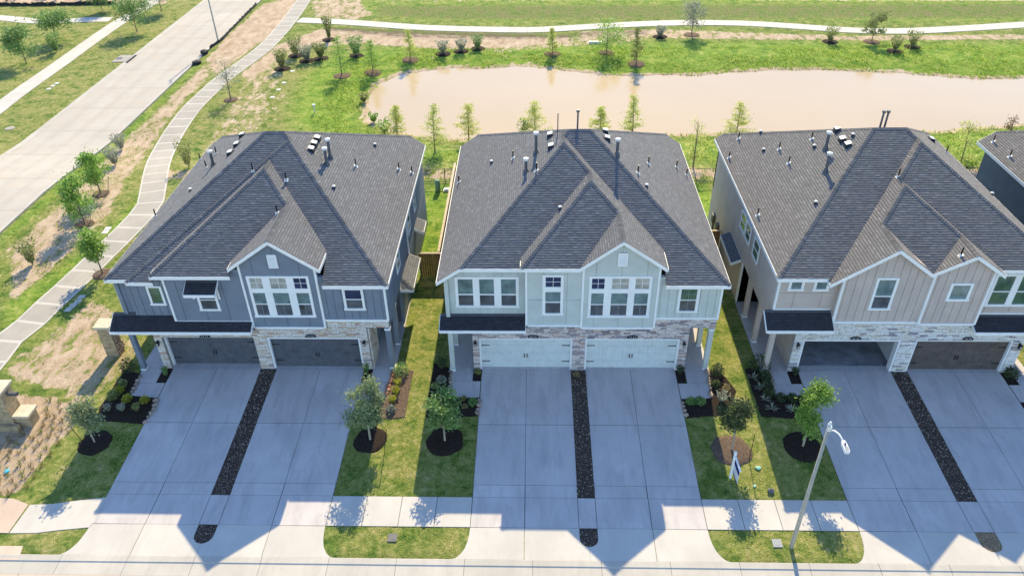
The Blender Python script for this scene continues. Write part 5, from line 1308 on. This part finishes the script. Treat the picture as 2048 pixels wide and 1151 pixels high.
block_pile(pr, -24.82, -24.08, 33.55, 34.25, zp-.2, 2.05, 9); b = MB(); b.box(-24.92,-23.98,33.45,34.35,2.05,2.2); add('cap_stone', b, M['limestone_cap'], pr)
rr = random.Random(2); z = zp
while z < 1.95:
    y = 33.56
    while y < 34.2: s = rr.uniform(.09,.14); inst('stone', rock_mesh(rr.randrange(9), 'rubble') if False else ROCKS['bed_stone'][rr.randrange(5)], (-24.06, y+s, z+s), pr, (rr.random()*6,0,0), (.06, s, s)); y += s*1.9
    z += .22

# dry clumps on the bare soil round the monument
tm = MB(); rr = random.Random(3)
for i in range(34):
    a = rr.uniform(0,6.28); el = rr.uniform(.7,1.45); L = rr.uniform(.2,.36); d = Vector((math.cos(a)*math.cos(el), math.sin(a)*math.cos(el), math.sin(el))); b_ = Vector((-math.sin(a), math.cos(a), 0))*.012; p = Vector((math.cos(a)*.06, math.sin(a)*.06, -.02)); tm.face([p-b_, p+d*L, p+b_], 0, rr.random())
tme = tm.mesh('grass_clump', [M['leaf_straw']], tone=True); tme2 = tm.mesh('grass_clump', [M['leaf_olive']], tone=True)
poly = pxpoly((-10,872),(80,862),(95,800),(140,800),(155,845),(105,905),(48,985),(-10,990)); xs = [p[0] for p in poly]; ys = [p[1] for p in poly]; k = 0; tries = 0; placed = []
while k < 70 and tries < 4000:
    tries += 1; x, y = rr.uniform(min(xs), max(xs)), rr.uniform(min(ys), max(ys))
    if not inside(np.array([x]), np.array([y]), poly)[0] or (-30 < x < -26.1 and 27.5 < y < 29) or any(math.dist((x, y), q) < .42 for q in placed): continue
    placed.append((x, y)); o = inst('grass_clump', tme if rr.random() < .6 else tme2, (x, y, gz(x, y)), None, (0,0,rr.uniform(0,6)), (rr.uniform(.8,1.3),)*3); tag(o, 'dry ornamental grass clump on bare soil by the entry monument', 'grass clump', 'grass clumps by the entry monument'); k += 1

# ================================================================ TREES BEYOND
def far_tree(p, t, rpx, kind, lm, label, group=None, n=420, ls=.10, base=.25, name='young_tree', cat='tree', rm=None, rr_=.75, bark='bark', lean=None):
    x, y, h, lx = tpx(*p, *t, 0); r = rpx*(y*1.25)/FPX*.98
    return tree(name, x, y, h, r, kind, lm, label, cat, group, n, ls, seed=int(p[0]+p[1]), lean=((lx*.5) if abs(lx) < 1.2 else 0, 0), bark=bark, base=base, ringm=rm, ringr=rr_)
NB, FB = 'young cypresses on the near bank', 'young trees on the far bank'
for (p, t, rp, lm, lab) in [((870,306),(870,208),23,'leaf_cypress','airy yellow green cypress between blue and mint roofs'),((938,284),(938,207),23,'leaf_cypress','dense yellow green cypress behind the mint roof edge'),
    ((795,275),(793,210),18,'leaf_cypress','small yellow green cypress behind the blue roof edge'),((1070,275),(1068,203),26,'leaf_cypress','broad yellow green cypress behind the mint left roof slope'),
    ((1200,272),(1200,213),18,'leaf_cypress','thin pale cypress behind the mint roof flue'),((1264,280),(1264,190),20,'leaf_cypress','tall narrow yellow green cypress behind the mint roof ridge'),
    ((1470,285),(1482,204),24,'leaf_cypress','leaning yellow green cypress behind the beige roof edge')]:
    far_tree(p, t, rp*1.3, 'cypress', lm, lab, NB, n=2600, ls=.09)
far_tree((1386,335),(1396,230),20, 'open', 'leaf_cypress', 'sparse tall sapling behind the iron fence by beige duplex', None, 700, .07, .22)
far_tree((1048,275),(1046,232),12, 'round', 'leaf_mid', 'small dense dark green bush tree beside the broad cypress', None, 400, .09, .1)
far_tree((1922,322),(1930,243),22, 'open', 'leaf_cypress', 'multi stemmed reddish topped sapling beside the navy house', None, 900, .085, .1); far_tree((2012,300),(2014,225),12, 'tall', 'leaf_red', 'small reddish green sapling behind the navy roof', None, 350, .085, .1)
for (p, t, rp, kd, lm, lab) in [((684,152),(675,72),22,'cypress','leaf_cypress_green','bright green cypress on the weedy bank beyond the blue duplex'),((746,146),(742,80),16,'cypress','leaf_cypress_green','light green cypress beside the far pond corner'),
    ((821,120),(815,58),13,'cypress','leaf_cypress','spindly cypress at the pond corner on bare bank'),((1105,108),(1103,56),12,'cypress','leaf_cypress','thin cypress with wide mulch ring on the far bank'),
    ((1213,106),(1216,42),22,'tall','leaf_cypress_green','full bright green tree on the far bank by the white blocks'),((1272,128),(1274,54),13,'cypress','leaf_olive','thin olive tree near the water on the far bank'),
    ((1383,70),(1385,2),16,'open','leaf_silver','pale sparse tree on the far path edge'),((1743,84),(1755,22),14,'open','leaf_olive','bare leaning sapling beside the far path')]:
    far_tree(p, t, rp*1.2, kd, lm, lab, FB, n=1500, ls=.11, rm='far_mulch', rr_=1.0)
for (p, h_, r_, lm, lab) in [((565,138),1.9,.75,'leaf_olive','olive bush in black mulch at the walk corner beyond blue roof'),((592,112),2.0,.95,'leaf_olive','wide olive bush near the pond path junction'),((614,122),1.5,.8,'leaf_silver','pale bush beside the wide olive bush'),((642,118),1.6,.75,'leaf_olive','dusky bush between pale bush and bright cypress'),
    ((659,80),2.6,.6,'leaf_olive','narrow upright bush on the bare soil by the far path'),((713,112),2.0,.95,'leaf_mid','round blue green bush in black mulch on the weedy bank')]:
    x, y = gpx(*p); ring(x, y, .95, 'mulch', name='mulch_ring', seed=p[0]); shrub('bank_bush', x, y, r_*1.25, h_*1.1, lm, lab, 'bushes beyond the blue duplex', n=800, ls=.11, seed=p[0], kind='up')
for (p, h_, r_, lm, lab) in [((886,108),1.3,.75,'leaf_silver','pale small bush with dark mulch ring on the far bank, pond end'),((923,103),1.2,.7,'leaf_silver','small bush with dark mulch ring between two others on the bank'),((955,98),1.3,.75,'leaf_mid','greener small bush in the row of three on the bank'),((1320,74),1.1,.7,'leaf_silver','lone small bush by the far path above the thin olive tree'),
    ((1660,84),1.5,.85,'leaf_olive','straw topped bush on the open bank beside the far path'),((1789,103),1.5,.8,'leaf_olive','bush nearest the water in the open bank cluster'),((1824,94),1.6,.9,'leaf_olive','wider bush at the end of the open bank cluster')]:
    x, y = gpx(*p); ring(x, y, .95, 'mulch', seed=p[0]); shrub('bank_bush', x, y, r_*1.2, h_*1.1, lm, lab, 'small bushes on the far bank', n=500, ls=.11, seed=p[0], kind='up')
# beside the curving walk and across the side road
ST = 'staked trees beside the curving walk'
for (p, t, rp, kd, lm, lab) in [((202,388),(178,296),25,'tall','leaf_bright','bright green staked tree nearest the pond end of the walk'),((170,448),(138,352),28,'tall','leaf_bright','bright green staked tree between two others by the walk'),((206,548),(205,452),27,'round','leaf_bright','bright green tree leaning over the walk beside blue roof')]:
    far_tree(p, t, rp, kd, lm, lab, ST, n=2600, ls=.10, base=.22, rm='mulch_brown', rr_=.7)
for (px, py, tx, ty, lab) in ((216,383,217,352,'thin stake beside the staked tree nearest the pond'),(190,388,178,372,'pale stake leaning under the staked tree nearest the pond'),(180,445,183,415,'thin stake beside the middle staked tree'),(152,440,146,422,'pale short stake under the middle staked tree'),(202,552,187,538,'dark stake by the tree leaning over the walk')): pole(px, py, tx, ty, lab, .025, 'bark_pale')
for (p, h_, r_, lm, lab) in [((66,528),1.7,.75,'leaf_olive','rounded olive bush on the bare soil beside the side road'),((243,300),1.4,.75,'leaf_silver','low grey green bush between side road and walk'),((231,330),1.5,.8,'leaf_silver','grey green bush beside the bright staked trees'),((378,335),2.4,.85,'leaf_olive','tall olive bush against the blue roof corner')]:
    x, y = gpx(*p); shrub('road_bush', x, y, r_, h_, lm, lab, 'bushes beside the side road', n=600, ls=.09, seed=p[0], kind='up')
far_tree((462,200),(452,112),20, 'open', 'leaf_silver', 'sparse grey sapling beside the curving walk beyond blue roof', None, 700, .08, .3, rm='mulch_brown')
AC = 'street trees across the side road'
for (p, t, rp, kd, lab) in [((53,127),(24,52),28,'open','wind bent street tree across the side road'),((114,82),(106,16),25,'round','round street tree standing beside the branch walk'),((274,64),(258,-10),26,'round','street tree in bare ring beside the side road kerb'),((205,22),(198,-30),20,'round','far street tree where the branch walk meets the field'),((323,22),(318,-40),18,'round','street tree at the top of the side road verge')]:
    far_tree(p, t, rp, kd, 'leaf_mid', lab, AC, n=2600, ls=.13, base=.34)
x, y = gpx(113, 104); shrub('road_bush', x, y, 1.0, 2.2, 'leaf_mid', 'leafy bush below the round street tree', None, n=700, ls=.11, seed=99, kind='up')
# reeds and weed clumps at the near shore
for (px, py, s, lm, lab) in ((770,268,.9,'leaf_bright','green reed clump on the near shore behind blue roof'),(748,245,.6,'leaf_bright','short reed clump at the narrow pond end'),(728,205,.6,'leaf_olive','dark reed clump at the pond tip')):
    x, y = gpx(px, py); shrub('reed_clump', x, y, s, s*1.4, lm, lab, 'reed clumps on the shore', n=260, ls=.12, seed=px, kind='up', cat='reeds')

# storm inlet, manhole, silt fence, border strip
x, y = -48.2, gpx(250, 118)[1]; z = gz(x, y); inl = thing('storm_inlet', 'pale concrete storm inlet with dark slot in the road kerb', 'storm inlet', (x, y, z))
b = MB(); b.box(-49.1,-47.35,y-1.2,y+1.2,z-.3,z+.07); add('slab', b, M['walk_panel'], inl); b = MB(); b.box(-47.36,-47.2,y-1.3,y+1.3,z-.08,z+.04); add('slot', b, M['black'], inl); b = MB(); b.tube([(-48.7,y,z+.08),(-48.7,y,z+.1)], .38, 14); add('cover', b, M['metal_grey'], inl)
x, y = gpx(20, 257); z = gz(x, y); b = MB(); b.tube([(x,y,z-.1),(x,y,z+.05)], .45, 18); o = add('manhole_cover', b, M['walk_panel']); tag(o, 'round manhole cover in bare soil on the far verge', 'manhole cover'); 
def fabric(pts, h, label, mat='silt', name='silt_fence', seed=1):
    rr = random.Random(seed); c = resample([gpx(*p) for p in pts], .6); b = MB()
    for i in range(len(c)-1):
        (x0, y0), (x1, y1) = c[i], c[i+1]; h0, h1 = h*rr.uniform(.6,1.1), h*rr.uniform(.6,1.1); z0_, z1_ = gz(x0, y0), gz(x1, y1)
        b.hexa([(x0,y0,z0_-.1),(x1,y1,z1_-.1),(x1+.04,y1,z1_-.1),(x0+.04,y0,z0_-.1)], [(x0-.05,y0,z0_+h0),(x1-.05,y1,z1_+h1),(x1+.0,y1,z1_+h1),(x0+.0,y0,z0_+h0)])
    o = add(name, b, M[mat]); tag(o, label, 'silt fence'); return o
fabric([(420,98),(446,80),(462,62),(480,44),(500,24),(515,8)], .38, 'sagging black silt fence along the side road edge')
fabric([(-40,12),(60,12),(130,11),(240,9)], .5, 'low black silt fence across the field beyond the branch walk', seed=3)
blob(394, 128, .75, 'silt', 'fabric_heap', 'crumpled black fabric heap at the side road edge', 'fabric heap', .45, 7); blob(409, 108, .7, 'silt', 'fabric_heap', 'torn black fabric heap beside the silt fence end', 'fabric heap', .5, 8)
rr = random.Random(12)
for i in range(14):
    px = rr.uniform(0, 235); py = rr.uniform(-6, 5); x, y = gpx(px, py); shrub('field_weed', x, y, rr.uniform(.4,.8), rr.uniform(.6,1.2), 'leaf_straw', 'dry weed bush on the bare field behind the low silt fence', 'dry weeds on the bare field', n=60, ls=.14, seed=i, kind='up', cat='weed')

# ================================================================ GRASS BLADES
def blades(name, cnt, region, test, hgt, wid, mat, label, seed):
    rr = np.random.RandomState(seed); x = rr.uniform(region[0], region[1], cnt); y = rr.uniform(region[2], region[3], cnt)
    keep = test(x, y); x, y = x[keep], y[keep]; n = len(x); z = g(x, y)
    a = rr.uniform(0, 2*np.pi, n); h = rr.uniform(*hgt, n); w = rr.uniform(*wid, n); ln = rr.uniform(-.6, .6, (n, 2))*h[:, None]
    v = np.zeros((n*3, 3)); v[0::3] = np.stack([x-np.cos(a)*w, y-np.sin(a)*w, z-.01], 1); v[1::3] = np.stack([x+np.cos(a)*w, y+np.sin(a)*w, z-.01], 1); v[2::3] = np.stack([x+ln[:,0], y+ln[:,1], z+h], 1)
    me = bpy.data.meshes.new(name); me.vertices.add(n*3); me.vertices.foreach_set('co', v.ravel()); me.loops.add(n*3); me.loops.foreach_set('vertex_index', np.arange(n*3)); me.polygons.add(n); me.polygons.foreach_set('loop_start', np.arange(n)*3)
    me.update(calc_edges=True); me.materials.append(M[mat]); at = me.attributes.new('tone', 'FLOAT', 'FACE'); at.data.foreach_set('value', rr.uniform(0, 1, n))
    o = bpy.data.objects.new(name, me); COL.objects.link(o); tag(o, label, 'grass', None, 'stuff')
def lawn_ok(x, y):
    k = np.ones(len(x), bool)
    for (a, b, c, d) in DR: k &= ~((x > a-.02) & (x < d+.02) & (y > YSF-.02)); k &= ~((x > a-.5) & (x < d+.5) & (y < YSF+.02)); 
    for (a, b, c, d) in DR: k &= ~((x > a-1.9) & (x < a+.1) & (y > 29.9)) & ~((x > d-.1) & (x < d+1.9) & (y > 29.9))
    k &= ~((y > YSF-.02) & (y < YSB+.02)); k &= ~((x > -9.1) & (x < -7.7) & (y > 32.4)) 
    for q in BEDS:
        xs = [p[0] for p in q]; ys = [p[1] for p in q]; m = (x > min(xs)) & (x < max(xs)) & (y > min(ys)) & (y < max(ys))
        if m.any(): i = np.where(m)[0]; k[i] &= ~inside(x[i], y[i], q)
    k &= ~((x < -20.5) & (y < YSB+.1))
    return k
blades('lawn_grass', 260000, (-25,30,YK+.03,41), lambda x, y: lawn_ok(x, y) & ~((y > 32.4) & ~(((x > -7.6) & (x < -4.9)) | ((x > 10) & (x < 12.6)) | (x < -22.6))) & ~((x < -23.2) & (y < 30.5)), (.03,.075), (.010,.022), 'turf_blade', 'short patchy turf of the front lawns', 5)
blades('bank_weeds', 60000, (-22,60,57,100), lambda x, y: ~inside(x, y, pond) & ((y > 79) | (y < 68.5) | (x < -14)) & (np.sin(x*.9)+np.sin(y*1.3+x*.35)+np.sin(x*.23-y*.5) > -.6) & (y < 91) & ((x > -16) | (y < 88)), (.10,.32), (.03,.07), 'weed_blade', 'bright green weeds on the pond banks', 6)
blades('verge_grass', 30000, (-39,-24,36,80), lambda x, y: (np.sin(x*1.7+y*.3)+np.sin(y*.9-x*.6)+np.sin(x*.5+y*1.9) > .5) & (dist(x, y, CWALK, False) > 1.1), (.05,.14), (.015,.035), 'weed_blade', 'tufted grass between the side road and curving walk', 7)
